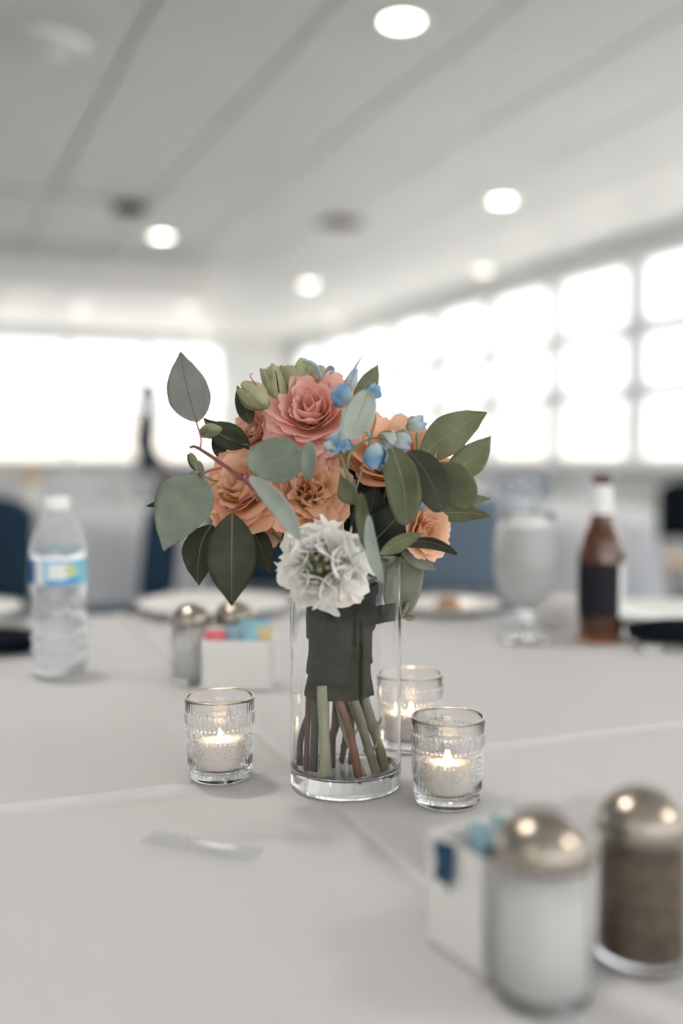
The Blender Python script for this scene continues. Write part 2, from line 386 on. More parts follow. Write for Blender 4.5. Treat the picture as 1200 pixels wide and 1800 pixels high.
# ------------------------------------------------------------------ ceiling fittings
ring_me = lathe('trim_ring', [(0.076, 0.0), (0.079, -0.008), (0.096, -0.010), (0.102, -0.004), (0.102, 0.004), (0.076, 0.004)], 40, closed=True)
disc_me = lathe('lamp_disc', [(0.0, -0.002), (0.077, -0.002), (0.077, 0.004), (0.0, 0.004)], 40)
ring_me.materials.append(M['trim']); disc_me.materials.append(M['lamp']); dim_me = disc_me.copy(); dim_me.materials.clear(); dim_me.materials.append(M['lampdim']); off_me = disc_me.copy(); off_me.materials.clear(); off_me.materials.append(M['trim'])
spots = [(3.64, 1.83, 'round ceiling downlight nearest the camera, above the bouquet and right of center'),
         (5.87, 3.72, 'round ceiling downlight above the right end of the bouquet, second largest'),
         (7.88, 1.84, 'bright round ceiling downlight left of the bouquet, right of the dark slot end'),
         (9.50, 3.73, 'small round ceiling downlight straight above the bouquet'),
         (8.12, 4.95, 'faint round ceiling downlight near the right window wall'),
         (12.23, 1.88, 'faint round ceiling downlight above the left windows, left of the bouquet'),
         (11.51, 2.98, 'dim round ceiling downlight below the beam, above the grey leaf'),
         (11.87, 4.99, 'small dim round ceiling downlight above the bouquet, next to the right window tops'),
         (13.6, 3.72, 'tiny dim round ceiling downlight just above the far left windows'),
         (7.55, 0.75, 'unlit round ceiling downlight at the left edge of the photo by the dark slot')]
def down_spot(t, k):
    ld = bpy.data.lights.new('downlight_beam', 'SPOT'); ld.energy = 22 * k; ld.color = (1.0, 0.91, 0.81); ld.spot_size = math.radians(130); ld.spot_blend = 0.6; ld.shadow_soft_size = 0.08
    lo = bpy.data.objects.new('downlight_beam', ld); COL.objects.link(lo); lo.parent = t; lo.location = (0, 0, -0.02)
# the same fittings over and behind the camera
spots += [(-0.6, 1.83, 'round ceiling downlight behind the camera on the row above the vase'), (1.65, 3.72, 'round ceiling downlight above the right of the front table'),
          (1.55, -0.05, 'round ceiling downlight above the left of the front table'), (-2.55, 3.72, 'round ceiling downlight behind the camera at the right'),
          (-2.6, -0.05, 'round ceiling downlight behind the camera at the left'), (5.8, -0.05, 'round ceiling downlight beyond the left edge of the photo'), (3.9, 4.97, 'round ceiling downlight beyond the right edge of the photo'),
          (3.6, -2.0, 'round ceiling downlight far out at the left of the hall'), (-0.6, -2.0, 'round ceiling downlight at the rear left of the hall')]
for (u, v, lab) in spots:
    t = thing('downlight', lab, 'ceiling light', hall(v, u, HC - 0.001 if 0.5 < v < 0.9 else HC), 0, 'recessed ceiling downlights')
    link('trim_ring', ring_me, parent=t); off = lab.startswith('unlit'); dim = lab.startswith(('faint', 'dim', 'small dim', 'tiny dim'))
    link('lamp_disc', off_me if off else dim_me if dim else disc_me, parent=t)
    if not off: down_spot(t, 0.5 if dim else 1.0)
# unlit round can at top left
t = thing('ceiling_speaker', 'large round white ceiling fixture at the top left corner', 'ceiling fixture', hall(0.56, 4.42, HC))
link('housing', lathe('housing', [(0.0, -0.02), (0.10, -0.025), (0.14, -0.03), (0.155, -0.02), (0.16, 0.004), (0, 0.004)], 40), M['trim'], t)
link('grille', lathe('grille', [(0.0, -0.045), (0.05, -0.042), (0.095, -0.030), (0.10, -0.022), (0, -0.018)], 40), M['trim'], t)
# slot vent and square vent
t = thing('slot_vent', 'long dark slot vent in the ceiling at the left', 'vent', hall(0.45, 6.98, HC), TH)
box('frame', -1.2, 1.02, -0.10, 0.10, -0.012, 0.004, M['seam'], t, 0.003)
for k in range(4): box('slat', -1.15, 0.94, -0.075 + 0.045 * k, -0.05 + 0.045 * k, -0.02, -0.012, M['ceil'], t)
box('end_cap', 0.86, 1.06, -0.10, 0.10, -0.05, -0.010, M['black'], t, 0.006)
t = thing('square_vent', 'brown square air vent in the ceiling above the bouquet', 'vent', hall(2.96, 6.88, HC), TH)
box('frame', -0.14, 0.14, -0.14, 0.14, -0.012, 0.004, M['vent'], t, 0.003)
for k in range(5): box('slat', -0.11, 0.11, -0.10 + 0.045 * k, -0.08 + 0.045 * k, -0.024, -0.010, M['vent'], t)

# ------------------------------------------------------------------ the table
TC = Vector((-0.04, 0.817, 0)); TR = 0.90
def axis_samples(ext):
    out = []; x = 0.0
    while x < ext:
        out.append(x)
        x += 0.0012 if x < 0.012 else 0.003 if x < 0.03 else 0.010 if x < 0.1 else 0.018
    return [-a for a in out[:0:-1]] + out
# the creases lie flat where something stands on them
FLAT = [(q_.x - TC.x, q_.y - TC.y, r_) for q_, r_ in ((T(607.5, 1379), 0.045), (T(387, 1367), 0.027), (T(786, 1411), 0.027), (T(722, 1314), 0.027), (T(345, 1505), 0.03))]
def cloth_mesh(name, R, over, a_dir, crease=True, seed=0.0, lobes=13):
    e1 = Vector((math.cos(a_dir), math.sin(a_dir), 0)); e2 = Vector((-e1.y, e1.x, 0))
    ax = axis_samples(R + over) if crease else [(-1 + 2 * i / 70) * (R + over) for i in range(71)]
    idx, vs_, fs = {}, [], []
    for i, a in enumerate(ax):
        for j, b_ in enumerate(ax):
            r = math.hypot(a, b_)
            if r > R + over + 0.02: continue
            p = e1 * a + e2 * b_; th = math.atan2(p.y, p.x)
            z = 0.0
            if r > R:
                dn = r - R; k = min(1, dn / 0.05)
                fold = (0.5 + 0.5 * math.sin(lobes * th + seed + 0.8 * math.sin(3 * th))) * dn * 0.20
                rr = R + 0.018 * math.sin(min(1, dn / 0.028) * PI / 2) + fold * k
                p = p * (rr / r); z = -(dn if dn > 0.03 else dn * dn / 0.03 * 0.5 + dn * 0.5 * dn / 0.03)
            z += 0.0
            if crease and r < R + 0.1:
                wob = 0.0015 * math.sin(a * 9); wob2 = 0.0015 * math.sin(b_ * 8 + 1)
                d1 = b_ - wob; d2 = a - wob2
                fl = 1.0
                for (fx, fy, fr0) in FLAT:
                    dd = (math.hypot(p.x - fx, p.y - fy) - fr0) / 0.016; fl *= min(1, max(0, dd)) ** 2 * (3 - 2 * min(1, max(0, dd)))
                zb_ = z
                z += 0.0036 * math.exp(-(d1 / 0.0040) ** 2) + 0.0042 * math.exp(-(d2 / 0.0050) ** 2)
                z -= 0.0016 * math.exp(-((d1 + 0.016) / 0.011) ** 2) + 0.0020 * math.exp(-((d2 - 0.017) / 0.012) ** 2)
                z = zb_ + (z - zb_) * fl
                fade = min(1, max(0, (math.hypot(p.x + 0.04 - 0.0, p.y) - 0.05) / 0.1))
                z += 0.0016 * noise.noise(p * 5 + Vector((seed, 3, 1))) * fade
            idx[i, j] = len(vs_); vs_.append((p.x, p.y, z))
    n = len(ax)
    for i in range(n - 1):
        for j in range(n - 1):
            q = [(i, j), (i + 1, j), (i + 1, j + 1), (i, j + 1)]
            if all(k in idx for k in q): fs.append(tuple(idx[k] for k in q))
    return mesh(name, vs_, fs)
tabletop_me = lathe('tabletop', [(0, 0.70), (TR - .01, 0.70), (TR, 0.705), (TR, 0.738), (TR - .008, 0.743), (0, 0.743)], 64)
leg_me = None
def make_table(loc, label):
    t = thing('banquet_table', label, 'table', (loc[0], loc[1], 0), 0, 'round banquet tables')
    link('tabletop', tabletop_me, M['chairmetal'], t)
    global leg_me
    if leg_me is None:
        c = [Vector((0, 0, 0)), Vector((0, 0, 0.70))]; v_, f_ = tube_geo(c, 0.016, 10); leg_me = mesh('leg', v_, f_); leg_me.materials.append(M['chairmetal'])
    for (x, y) in ((.45, .45), (-.45, .45), (.45, -.45), (-.45, -.45)): link('leg', leg_me, parent=t, loc=(x, y, 0))
    return t
make_table(TC, 'round banquet table under the white cloth that carries the bouquet')
a_dir = math.atan2(0.238, 0.596)
cl = link('tablecloth', cloth_mesh('tablecloth', TR, 0.55, a_dir), M['cloth'], loc=(TC.x, TC.y, 0.75))
tag(cl, 'white tablecloth with crossing fold creases on the front table under the vase', 'tablecloth', 'white tablecloths')

# ------------------------------------------------------------------ vase
vb_ = T(607.5, 1379); VR = 0.0445
top_dep = (vb_ - CP).dot(FWD)
VH = 0.0
for i in range(400):
    z = 0.15 + i * 0.0002
    q = vb_ + Vector((0, 0, z)) - CP
    if 900 - FPX * q.dot(UP) / q.dot(FWD) < 971: VH = z; break
wt = 0.0019
prof = [(0, 0), (VR * 0.5, 0), (VR - 0.004, 0), (VR - 0.0026, 0.0), (VR - 0.0008, 0.0008), (VR, 0.0026), (VR, 0.004), (VR, 0.008)] + [(VR, 0.008 + (VH - 0.016) * k / 10) for k in range(1, 11)] + [(VR, VH - 0.004), (VR, VH - 0.0015), (VR - 0.0005, VH - 0.0003), (VR - wt / 2, VH), (VR - wt + 0.0005, VH - 0.0003), (VR - wt, VH - 0.0015), (VR - wt, VH - 0.004)]
prof += [(VR - wt, 0.026 + (VH - 0.036) * (1 - k / 10)) for k in range(0, 11)] + [(VR - wt, 0.021), (VR - wt, 0.0185), (VR - wt - 0.0010, 0.0155), (VR - wt - 0.0035, 0.0135), (VR - wt - 0.0075, 0.0126), (VR - wt - 0.012, 0.0125), (VR * 0.4, 0.0125), (0, 0.0125)]
vase = link('glass_vase', lathe('glass_vase', prof, 96), M['glass'], loc=vb_ + Vector((0, 0, 0.0012)))
tag(vase, 'tall clear glass cylinder vase holding the bouquet on the table', 'vase')

# ------------------------------------------------------------------ bouquet
D0 = 0.785
bq = thing('bouquet', 'bouquet of peach roses, white flower, blue buds and eucalyptus in the vase', 'bouquet', vb_ + Vector((0, 0, 0.014)))
BI = Matrix.Translation(-Vector(bq.location))
def B(px, py, d=0.0): return P(px, py, D0 + d) - Vector(bq.location)
PX = D0 / FPX                       # metres per pixel in the bouquet's plane
TOCAM = -FWD

def frame(axis, spin=0.0):
    z = axis.normalized(); x = UP.cross(z)
    if x.length < 1e-3: x = RT.copy()
    x.normalize(); y = z.cross(x)
    m = Matrix((x, y, z)).transposed()
    return m @ Matrix.Rotation(spin, 3, 'Z')
def cdir(r, u, t): return (RT * r + UP * u + TOCAM * t).normalized()

def petal(R, r0, fb, fm, curl, L, alpha, th0, seed, nu=14, nv=12, ruf=0.04, twist=0.0, z0=0.0, notch=0.0):
    vs_, uvs, fs = [], [], []
    rr, zz = r0, z0; prof_ = []
    for j in range(nv + 1):
        v_ = j / nv; prof_.append((rr, zz))
        ph = fb * (1 - v_) + fm * v_ + curl * v_ ** 4
        rr += math.sin(ph) * L / nv; zz += math.cos(ph) * L / nv
    sv = Vector((seed * 3.1, seed * 1.7, seed * 0.9))
    for j in range(nv + 1):
        v_ = j / nv
        wv = (0.30 + 0.95 * math.sin(PI * min(1, 0.08 + v_ * 0.62)) ** 0.9) / 1.15
        for i in range(nu + 1):
            u_ = -1 + 2 * i / nu
            ve = v_ * (1 - 0.46 * (1 - math.sqrt(max(0.0, 1 - 0.98 * u_ * u_))) - notch * math.exp(-(u_ / 0.3) ** 2) * 0.5)
            f = ve * nv; k = min(int(f), nv - 1); q = f - k
            r = prof_[k][0] * (1 - q) + prof_[k + 1][0] * q; z = prof_[k][1] * (1 - q) + prof_[k + 1][1] * q
            th = th0 + u_ * alpha * wv + twist * v_
            nz = noise.noise(Vector((u_ * 1.4, v_ * 1.6, 0)) + sv); n2 = noise.noise(Vector((u_ * 4.5, v_ * 2.0, 5)) + sv)
            am = ruf * R * (0.25 + v_ ** 2 * 1.3)
            n3 = noise.noise(Vector((u_ * 8.5, v_ * 2.5, 9)) + sv)
            r += nz * am * 1.9 + n2 * am * 0.9 * v_ ** 2 + n3 * am * 0.25 * v_ ** 5; z += n2 * am * 0.8 * v_ ** 3 + nz * am * 0.7 * v_ + n3 * am * 0.25 * v_ ** 6
            r += 0.05 * R * u_ * u_ * v_                       # sides fold slightly out
            vs_.append(Vector((r * math.cos(th), r * math.sin(th), z))); uvs.append((i / nu, v_))
    for j in range(nv):
        for i in range(nu):
            a = j * (nu + 1) + i; fs.append((a, a + 1, a + nu + 2, a + nu + 1))
    return vs_, fs, uvs
def R_(d): return math.radians(d)
LAYERS = [(3, .012, 22, -16, 8, .76, 85), (4, .025, 36, -10, 14, .82, 74), (5, .04, 48, -4, 26, .88, 64), (6, .055, 60, 4, 46, .93, 58), (6, .07, 70, 18, 70, .98, 54), (6, .09, 80, 36, 88, 1.02, 52), (7, .10, 90, 56, 90, 1.04, 48)]
def rose(px, py, d, Rpx, axis, mats, opn=1.0, layers=LAYERS, seed=1, spin=0.0, ruf=0.045, label=None):
    """rose whose heart faces along axis (camera frame); Rpx outer radius in photo pixels"""
    R = Rpx * PX; fr = frame(cdir(*axis), spin); c = B(px, py, d) - fr @ Vector((0, 0, 0.55 * R))
    rnd = random.Random(seed)
    # heart: receptacle and calyx cup
    hv = lathe('rose', [(0, -0.10 * R), (0.08 * R, -0.09 * R), (0.15 * R, 0.0), (0.20 * R, 0.10 * R), (0.10 * R, 0.2 * R), (0, 0.22 * R)], 14)
    ro = link('rose', hv, M['greenstem'], bq, loc=c); ro.rotation_euler = fr.to_euler()
    if label: ro['label'] = label
    for li, (n, r0, fb, fm, cu, L, al) in enumerate(layers):
        off = rnd.random() * 6.28
        for k in range(n):
            j = rnd.uniform
            o_ = opn * (0.75 + 0.25 * min(1, li / 3)) if opn < 1 else opn
            v_, f_, uv_ = petal(R, r0 * R, R_(fb * o_ + j(-5, 5)), R_(fm * o_ + j(-7, 7)), R_(cu * o_ * j(.7, 1.3)), L * R * j(.93, 1.06), R_(al) * j(.9, 1.12),
                                off + 2 * PI * k / n + j(-.15, .15), rnd.random() * 50, ruf=ruf * (0.6 + 0.2 * li), notch=j(-.02, .10), twist=j(-.1, .1))
            mm = mats[min(li * len(mats) // len(layers), len(mats) - 1)]
            link('petal', mesh('petal', v_, f_, True, uv_), mm, ro)
    return ro
pk, pe, pp, yp, co = M['pink'], M['peach'], M['peachpale'], M['yellowpeach'], M['coral']
rose(545, 712, 0.000, 86, (-0.10, 0.48, 0.85), [pk, pk, pk, pk], 1.0, seed=3, ruf=0.055, label='pink rose at the top of the bouquet')
rose(442, 752, 0.030, 52, (-0.45, 0.35, 0.75), [pp, pp], 0.95, layers=LAYERS[1:], seed=5, ruf=0.09)
rose(420, 848, 0.000, 84, (-0.42, 0.42, 0.80), [co, co, pe, pe], 0.97, seed=8, ruf=0.05, label='orange peach rose at the left of the bouquet')
rose(541, 858, -0.012, 76, (0.05, 0.25, 0.95), [pe, yp, yp, pp], 0.98, seed=12, ruf=0.10, label='yellowish ruffled rose in the middle of the bouquet')
rose(688, 796, 0.012, 108, (0.06, 0.68, 0.72), [pp, co, co, pe], 0.70, layers=LAYERS[1:6], seed=15, ruf=0.05, label='orange rose at the right of the bouquet')
rose(752, 936, -0.005, 56, (0.55, 0.10, 0.80), [co, co, pp], 0.72, layers=LAYERS[1:6], seed=21, ruf=0.05, label='small pale peach rose at the lower right')
rose(770, 822, 0.045, 50, (0.4, 0.5, 0.6), [pp, pp], 0.85, layers=LAYERS[2:6], seed=23)
rose(455, 912, 0.020, 50, (-0.3, -0.35, 0.8), [pe, pe], 0.9, layers=LAYERS[2:], seed=29, ruf=0.07)

# white stock flower in front
def stock(px, py, d, Rpx, axis):
    R = Rpx * PX * (D0 + d) / D0; fr = frame(cdir(*axis)); c = B(px, py, d)
    hv = lathe('white_flower', [(0, -0.75 * R), (0.10 * R, -0.7 * R), (0.25 * R, -0.35 * R), (0.34 * R, 0), (0.26 * R, 0.2 * R), (0, 0.28 * R)], 16)
    fl = link('white_flower', hv, M['buddark'], bq, loc=c); fl.rotation_euler = fr.to_euler(); fl['label'] = 'white ruffled flower with a green heart'
    rnd = random.Random(77)
    rings = [(7, 50, 0.66, 0.45), (8, 76, 0.62, 0.54), (8, 106, 0.58, 0.50)]
    for ri, (n, ang, dist, sz) in enumerate(rings):
        for k in range(n):
            th = 2 * PI * (k + 0.5 * (ri % 2)) / n + rnd.uniform(-.12, .12); an = R_(ang + rnd.uniform(-6, 6))
            dr = Vector((math.sin(an) * math.cos(th), math.sin(an) * math.sin(th), math.cos(an)))
            fm3 = Vector((0, 0, 1)).rotation_difference(dr).to_matrix()
            base = dr * (dist * R * 0.45)
            for q in range(5):
                rs = sz * R * rnd.uniform(.85, 1.12)
                v_, f_, uv_ = petal(rs, 0.03 * rs, R_(38 + 12 * (q % 2)), R_(40 + 18 * (q % 2)), R_(35), 1.0 * rs, R_(74), 2 * PI * q / 5 + rnd.uniform(-.3, .3), rnd.random() * 60, nu=10, nv=7, ruf=0.11, notch=0.05)
                v_ = [fm3 @ x + base for x in v_]
                link('petal', mesh('petal', v_, f_, True, uv_), M['whitep'], fl)
    for k in range(10):
        an = R_(rnd.uniform(6, 44)); th = k * 2.4
        dr = Vector((math.sin(an) * math.cos(th), math.sin(an) * math.sin(th), math.cos(an)))
        b0 = dr * 0.18 * R; b1 = dr * R * rnd.uniform(.50, .68)
        c_ = [b0.lerp(b1, t_ / 6) for t_ in range(7)]
        v_, f_ = tube_geo(c_, [R * x * rnd.uniform(.6, 1.0) for x in (.03, .035, .045, .06, .07, .05, .012)], 8)
        link('bud', mesh('bud', v_, f_), M['buddark'] if k % 3 else M['bud'], fl)
stock(569, 994, -0.055, 106, (-0.02, 0.10, 1.0))

def leaf(b, t, db, dt, wpx, m, roll=0.0, bend=0.0, side=0.0, cup=0.12, shape='pointed', rib='rib_dark', ns=30, nt=10, peak=0.42):
    p0, p1 = B(b[0], b[1], db), B(t[0], t[1], dt)
    al = p1 - p0; L = al.length; ad = al.normalized(); n0 = TOCAM - ad * TOCAM.dot(ad); n0.normalize()
    sd = ad.cross(n0); nm = n0
    rm = Matrix.Rotation(roll, 3, ad); sd_r = rm @ sd; nm_r = rm @ nm
    Wd = wpx * PX / 2 / max(0.25, math.cos(roll))
    vs_, fs, mid = [], [], []
    for i in range(ns + 1):
        s = i / ns
        if shape == 'pointed':
            e = math.log(0.5) / math.log(peak); w_ = math.sin(PI * s ** e) ** 0.85
            if s > 0.8: w_ *= 1 - 0.25 * (s - 0.8) / 0.2
        elif shape == 'blade': w_ = (4 * s * (1 - s)) ** 0.6
        else: w_ = (4 * s * (1 - s)) ** 0.5
        w_ = max(w_ * (1 + 0.05 * noise.noise(Vector((s * 5, wpx, b[0] * 0.1)))), 0.015)
        c = p0 + al * s + n0 * (bend * L * 4 * s * (1 - s)) + sd * (side * L * 4 * s * (1 - s)); mid.append(c + nm_r * (0.00035 + 0.05 * Wd * math.sin(s * 9 + wpx)))
        for j in range(nt + 1):
            q = -1 + 2 * j / nt
            z = cup * abs(q) ** 1.5 * w_ * Wd + 0.05 * Wd * math.sin(s * 9 + q * 2 + wpx) + 0.018 * Wd * math.sin(s * 44 - abs(q) * 9) * abs(q)
            vs_.append(c + sd_r * (q * w_ * Wd) + nm_r * z)
    for i in range(ns):
        for j in range(nt):
            a = i * (nt + 1) + j; fs.append((a, a + 1, a + nt + 2, a + nt + 1))
    o = solid(link('leaf', mesh('leaf', vs_, fs), M[m], bq), 0.0005)
    if rib:
        rr = 0.00042; v_, f_ = tube_geo(mid[:-1], [rr * (1 - 0.8 * i / len(mid)) for i in range(len(mid) - 1)], 6)
        link('midrib', mesh('midrib', v_, f_), M[rib], o)
    return o
# left side eucalyptus
leaf((346, 742), (317, 619), -0.01, 0.0, 72, 'greyleaf', 0.15, 0.02, -0.02, 0.08, peak=0.40, rib='rib_dark')
leaf((352, 836), (287, 968), -0.02, -0.03, 98, 'sage', 0.1, 0.03, 0.03, 0.08, peak=0.36, rib='rib_tan')
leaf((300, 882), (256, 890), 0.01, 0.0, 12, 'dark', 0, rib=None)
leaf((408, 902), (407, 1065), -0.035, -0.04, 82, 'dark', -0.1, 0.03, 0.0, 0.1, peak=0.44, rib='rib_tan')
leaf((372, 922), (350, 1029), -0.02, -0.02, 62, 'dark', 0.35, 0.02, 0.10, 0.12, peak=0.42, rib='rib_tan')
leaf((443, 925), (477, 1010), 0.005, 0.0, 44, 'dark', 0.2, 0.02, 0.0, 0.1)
leaf((530, 792), (434, 818), -0.03, -0.05, 78, 'sage', 0.25, 0.05, -0.06, 0.1, 'oval', rib='rib_pale')
leaf((544, 775), (541, 846), -0.06, -0.065, 26, 'sage', 0.3, 0.02, 0.0, 0.2, 'oval', rib=None)
leaf((438, 838), (530, 950), -0.06, -0.085, 32, 'sagepale', 0.5, 0.05, -0.06, 0.2, 'blade', rib=None)
leaf((440, 745), (417, 678), 0.02, 0.02, 32, 'dark', 0.1)
leaf((437, 782), (358, 735), 0.01, 0.0, 40, 'dark', -0.2, 0.02, -0.10, 0.1, rib='rib_pale')
leaf((440, 790), (366, 742), 0.012, 0.004, 26, 'dark', 0.5, 0.02, 0.10, 0.1, rib='rib_dark')
leaf((395, 805), (372, 768), 0.02, 0.02, 24, 'dark', 0.0, rib=None)
# top
leaf((648, 686), (610, 772), -0.06, -0.065, 48, 'sagepale', 0.2, 0.03, -0.03, 0.1, 'oval', rib='rib_pale')
leaf((622, 700), (664, 641), -0.01, -0.005, 32, 'olivelit', 0.4, 0.0, 0.06, 0.3, rib='rib_pale')
# right side
leaf((735, 808), (855, 725), 0.0, 0.005, 66, 'olivelit', 0.25, 0.03, -0.05, 0.15, peak=0.45, rib='rib_pale')
leaf((785, 838), (862, 767), 0.01, 0.02, 56, 'olivelit', -0.15, 0.02, 0.06, 0.12, rib='rib_pale')
leaf((688, 786), (714, 924), -0.055, -0.065, 56, 'olive', 0.2, 0.04, -0.05, 0.12, 'oval', rib='rib_pale')
leaf((716, 793), (775, 900), -0.04, -0.045, 62, 'dark', -0.1, 0.03, -0.08, 0.1, 'oval', rib='rib_dark')
leaf((752, 826), (832, 888), -0.02, -0.03, 68, 'olive', 0.1, 0.03, -0.08, 0.1, 'oval', rib='rib_dark')
leaf((800, 880), (862, 876), 0.0, 0.005, 18, 'olivelit', 0.2)
leaf((765, 905), (862, 908), 0.012, 0.015, 34, 'olive', 0.3, 0.0, -0.06, rib='rib_pale')
# centre and rim
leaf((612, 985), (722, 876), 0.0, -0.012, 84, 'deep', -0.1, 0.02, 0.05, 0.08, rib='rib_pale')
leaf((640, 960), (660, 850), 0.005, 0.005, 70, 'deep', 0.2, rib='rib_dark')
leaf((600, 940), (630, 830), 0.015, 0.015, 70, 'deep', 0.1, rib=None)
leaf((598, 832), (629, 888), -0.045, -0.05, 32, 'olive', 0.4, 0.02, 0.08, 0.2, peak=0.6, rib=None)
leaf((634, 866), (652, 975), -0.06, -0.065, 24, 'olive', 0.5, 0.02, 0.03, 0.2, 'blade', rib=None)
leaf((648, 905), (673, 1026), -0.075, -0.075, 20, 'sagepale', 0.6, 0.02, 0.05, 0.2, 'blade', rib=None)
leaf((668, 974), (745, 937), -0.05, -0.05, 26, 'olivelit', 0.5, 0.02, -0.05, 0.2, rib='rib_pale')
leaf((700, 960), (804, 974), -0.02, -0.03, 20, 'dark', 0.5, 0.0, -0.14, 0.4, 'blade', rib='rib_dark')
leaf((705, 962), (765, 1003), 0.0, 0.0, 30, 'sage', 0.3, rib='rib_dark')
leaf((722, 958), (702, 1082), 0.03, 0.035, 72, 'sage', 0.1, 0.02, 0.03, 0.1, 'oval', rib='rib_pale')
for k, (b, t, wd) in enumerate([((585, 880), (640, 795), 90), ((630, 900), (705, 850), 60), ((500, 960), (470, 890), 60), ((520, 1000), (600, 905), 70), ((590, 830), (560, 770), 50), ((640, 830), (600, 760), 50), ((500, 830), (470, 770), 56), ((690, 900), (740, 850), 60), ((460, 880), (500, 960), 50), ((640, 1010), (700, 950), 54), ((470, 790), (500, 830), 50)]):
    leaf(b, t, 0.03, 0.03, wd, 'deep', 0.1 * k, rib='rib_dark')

def stem(pts, d, w0, w1, m, name='stem'):
    ds = d if isinstance(d, (list, tuple)) else [d] * len(pts)
    return tube(name, [B(p[0], p[1], dd) for p, dd in zip(pts, ds)], w0 * PX / 2, w1 * PX / 2, M[m], bq)
stem([(478, 890), (432, 846), (352, 790), (334, 786)], [-0.035, -0.05, -0.045, -0.04], 9, 4.5, 'redstem', 'twig')
stem([(352, 789), (353, 770), (345, 742)], [-0.045, -0.03, -0.01], 4, 2.5, 'pinkstem', 'twig')
stem([(424, 843), (428, 833), (440, 838)], [-0.049, -0.055, -0.06], 4, 3, 'redstem', 'twig')
stem([(452, 868), (426, 880), (408, 903)], [-0.044, -0.045, -0.035], 4.5, 3, 'pinkstem', 'twig')
stem([(390, 822), (364, 829), (350, 838)], [-0.03, -0.03, -0.02], 4, 3, 'pinkstem', 'twig')
stem([(657, 706), (659, 740), (650, 772), (625, 862)], [-0.05, -0.045, -0.04, -0.03], 3.2, 3.2, 'rib_pale', 'twig')
stem([(652, 770), (625, 785), (612, 808), (610, 850)], [-0.04, -0.04, -0.04, -0.02], 3.6, 6.5, 'greenstem', 'twig')
stem([(734, 752), (732, 772), (735, 800)], [-0.03, -0.03, 0.0], 4, 5, 'greenstem', 'twig')
stem([(595, 795), (604, 815), (614, 850)], -0.035, 5, 6, 'greenstem', 'twig')
stem([(650, 771), (672, 770), (690, 787)], [-0.04, -0.045, -0.055], 3.5, 3, 'rib_tan', 'twig')

# buds: overlapping petals closed round an axis
def bud(b, t, d, wpx, m, n=4, opn=0.0, seed=0, name='bud', ruf=0.06, dt=None, calyx='greenstem'):
    p0, p1 = B(b[0], b[1], d), B(t[0], t[1], d if dt is None else dt); ax = p1 - p0; L = ax.length; R = wpx * PX / 2
    fr = Vector((0, 0, 1)).rotation_difference(ax.normalized()).to_matrix(); rnd = random.Random(seed + 400)
    cy = link(name, lathe(name, [(0, -0.10 * L), (0.25 * R, -0.08 * L), (0.55 * R, 0.05 * L), (0.62 * R, 0.16 * L), (0.3 * R, 0.3 * L), (0, 0.34 * L)], 12), M[calyx], bq, loc=p0)
    cy.rotation_euler = fr.to_euler()
    for k in range(n):
        vs_, fs, uvs = [], [], []
        nu, nv = 7, 8; th0 = 2 * PI * k / n + rnd.uniform(-.2, .2); sh = rnd.random() * 40
        for j in range(nv + 1):
            v_ = j / nv
            r = R * (math.sin(PI * min(1, 0.10 + 0.80 * v_)) ** 0.7 * (1 - opn * v_) + opn * v_ * 1.15)
            for i in range(nu + 1):
                u_ = -1 + 2 * i / nu
                th = th0 + u_ * (PI / n * 1.35) * (0.5 + 0.5 * math.sin(PI * (0.15 + 0.7 * v_))) + 0.5 * v_
                nz = noise.noise(Vector((u_ * 1.6, v_ * 2.2, sh))); rr = r * (1 + 0.05 * k / n + 2.6 * ruf * nz + 0.20 * u_)
                vs_.append((rr * math.cos(th), rr * math.sin(th), L * v_ * (1 - 0.12 * u_ * u_) + L * ruf * nz * v_)); uvs.append((i / nu, v_))
        for j in range(nv):
            for i in range(nu):
                a = j * (nu + 1) + i; fs.append((a, a + 1, a + nu + 2, a + nu + 1))
        link('petal', mesh('petal', vs_, fs, True, uvs), M[m], cy)
    return cy
bud((468, 712), (421, 678), 0.0, 40, 'bud', 4, 0.25, 1, 'green_bud')
bud((492, 705), (470, 645), 0.015, 38, 'bud', 4, 0.5, 2, 'green_bud', 0.12)
bud((525, 690), (510, 640), 0.02, 52, 'bud', 5, 0.6, 3, 'green_bud', 0.14)
bud((548, 668), (558, 642), 0.015, 30, 'bud', 4, 0.5, 33, 'green_bud', 0.12)
bud((387, 754), (350, 762), 0.0, 24, 'buddark', 4, 0.1, 4, 'green_bud')
bud((346, 826), (333, 797), 0.0, 15, 'buddark', 3, 0.1, 5, 'green_bud')
bud((352, 828), (330, 840), 0.0, 12, 'buddark', 3, 0.1, 51, 'green_bud')
bud((350, 812), (356, 836), 0.0, 10, 'buddark', 3, 0.1, 52, 'green_bud')
stem([(395, 850), (360, 838), (348, 815)], [0.01, 0.0, 0.0], 4, 3, 'greenstem', 'twig')
stem([(470, 712), (452, 680), (440, 662), (444, 656)], [0.0, -0.005, -0.005, -0.005], 2.5, 1.2, 'pinkstem', 'twig')
stem([(490, 690), (487, 668), (484, 652)], [0.0, -0.005, -0.005], 3, 1.5, 'dark', 'twig')
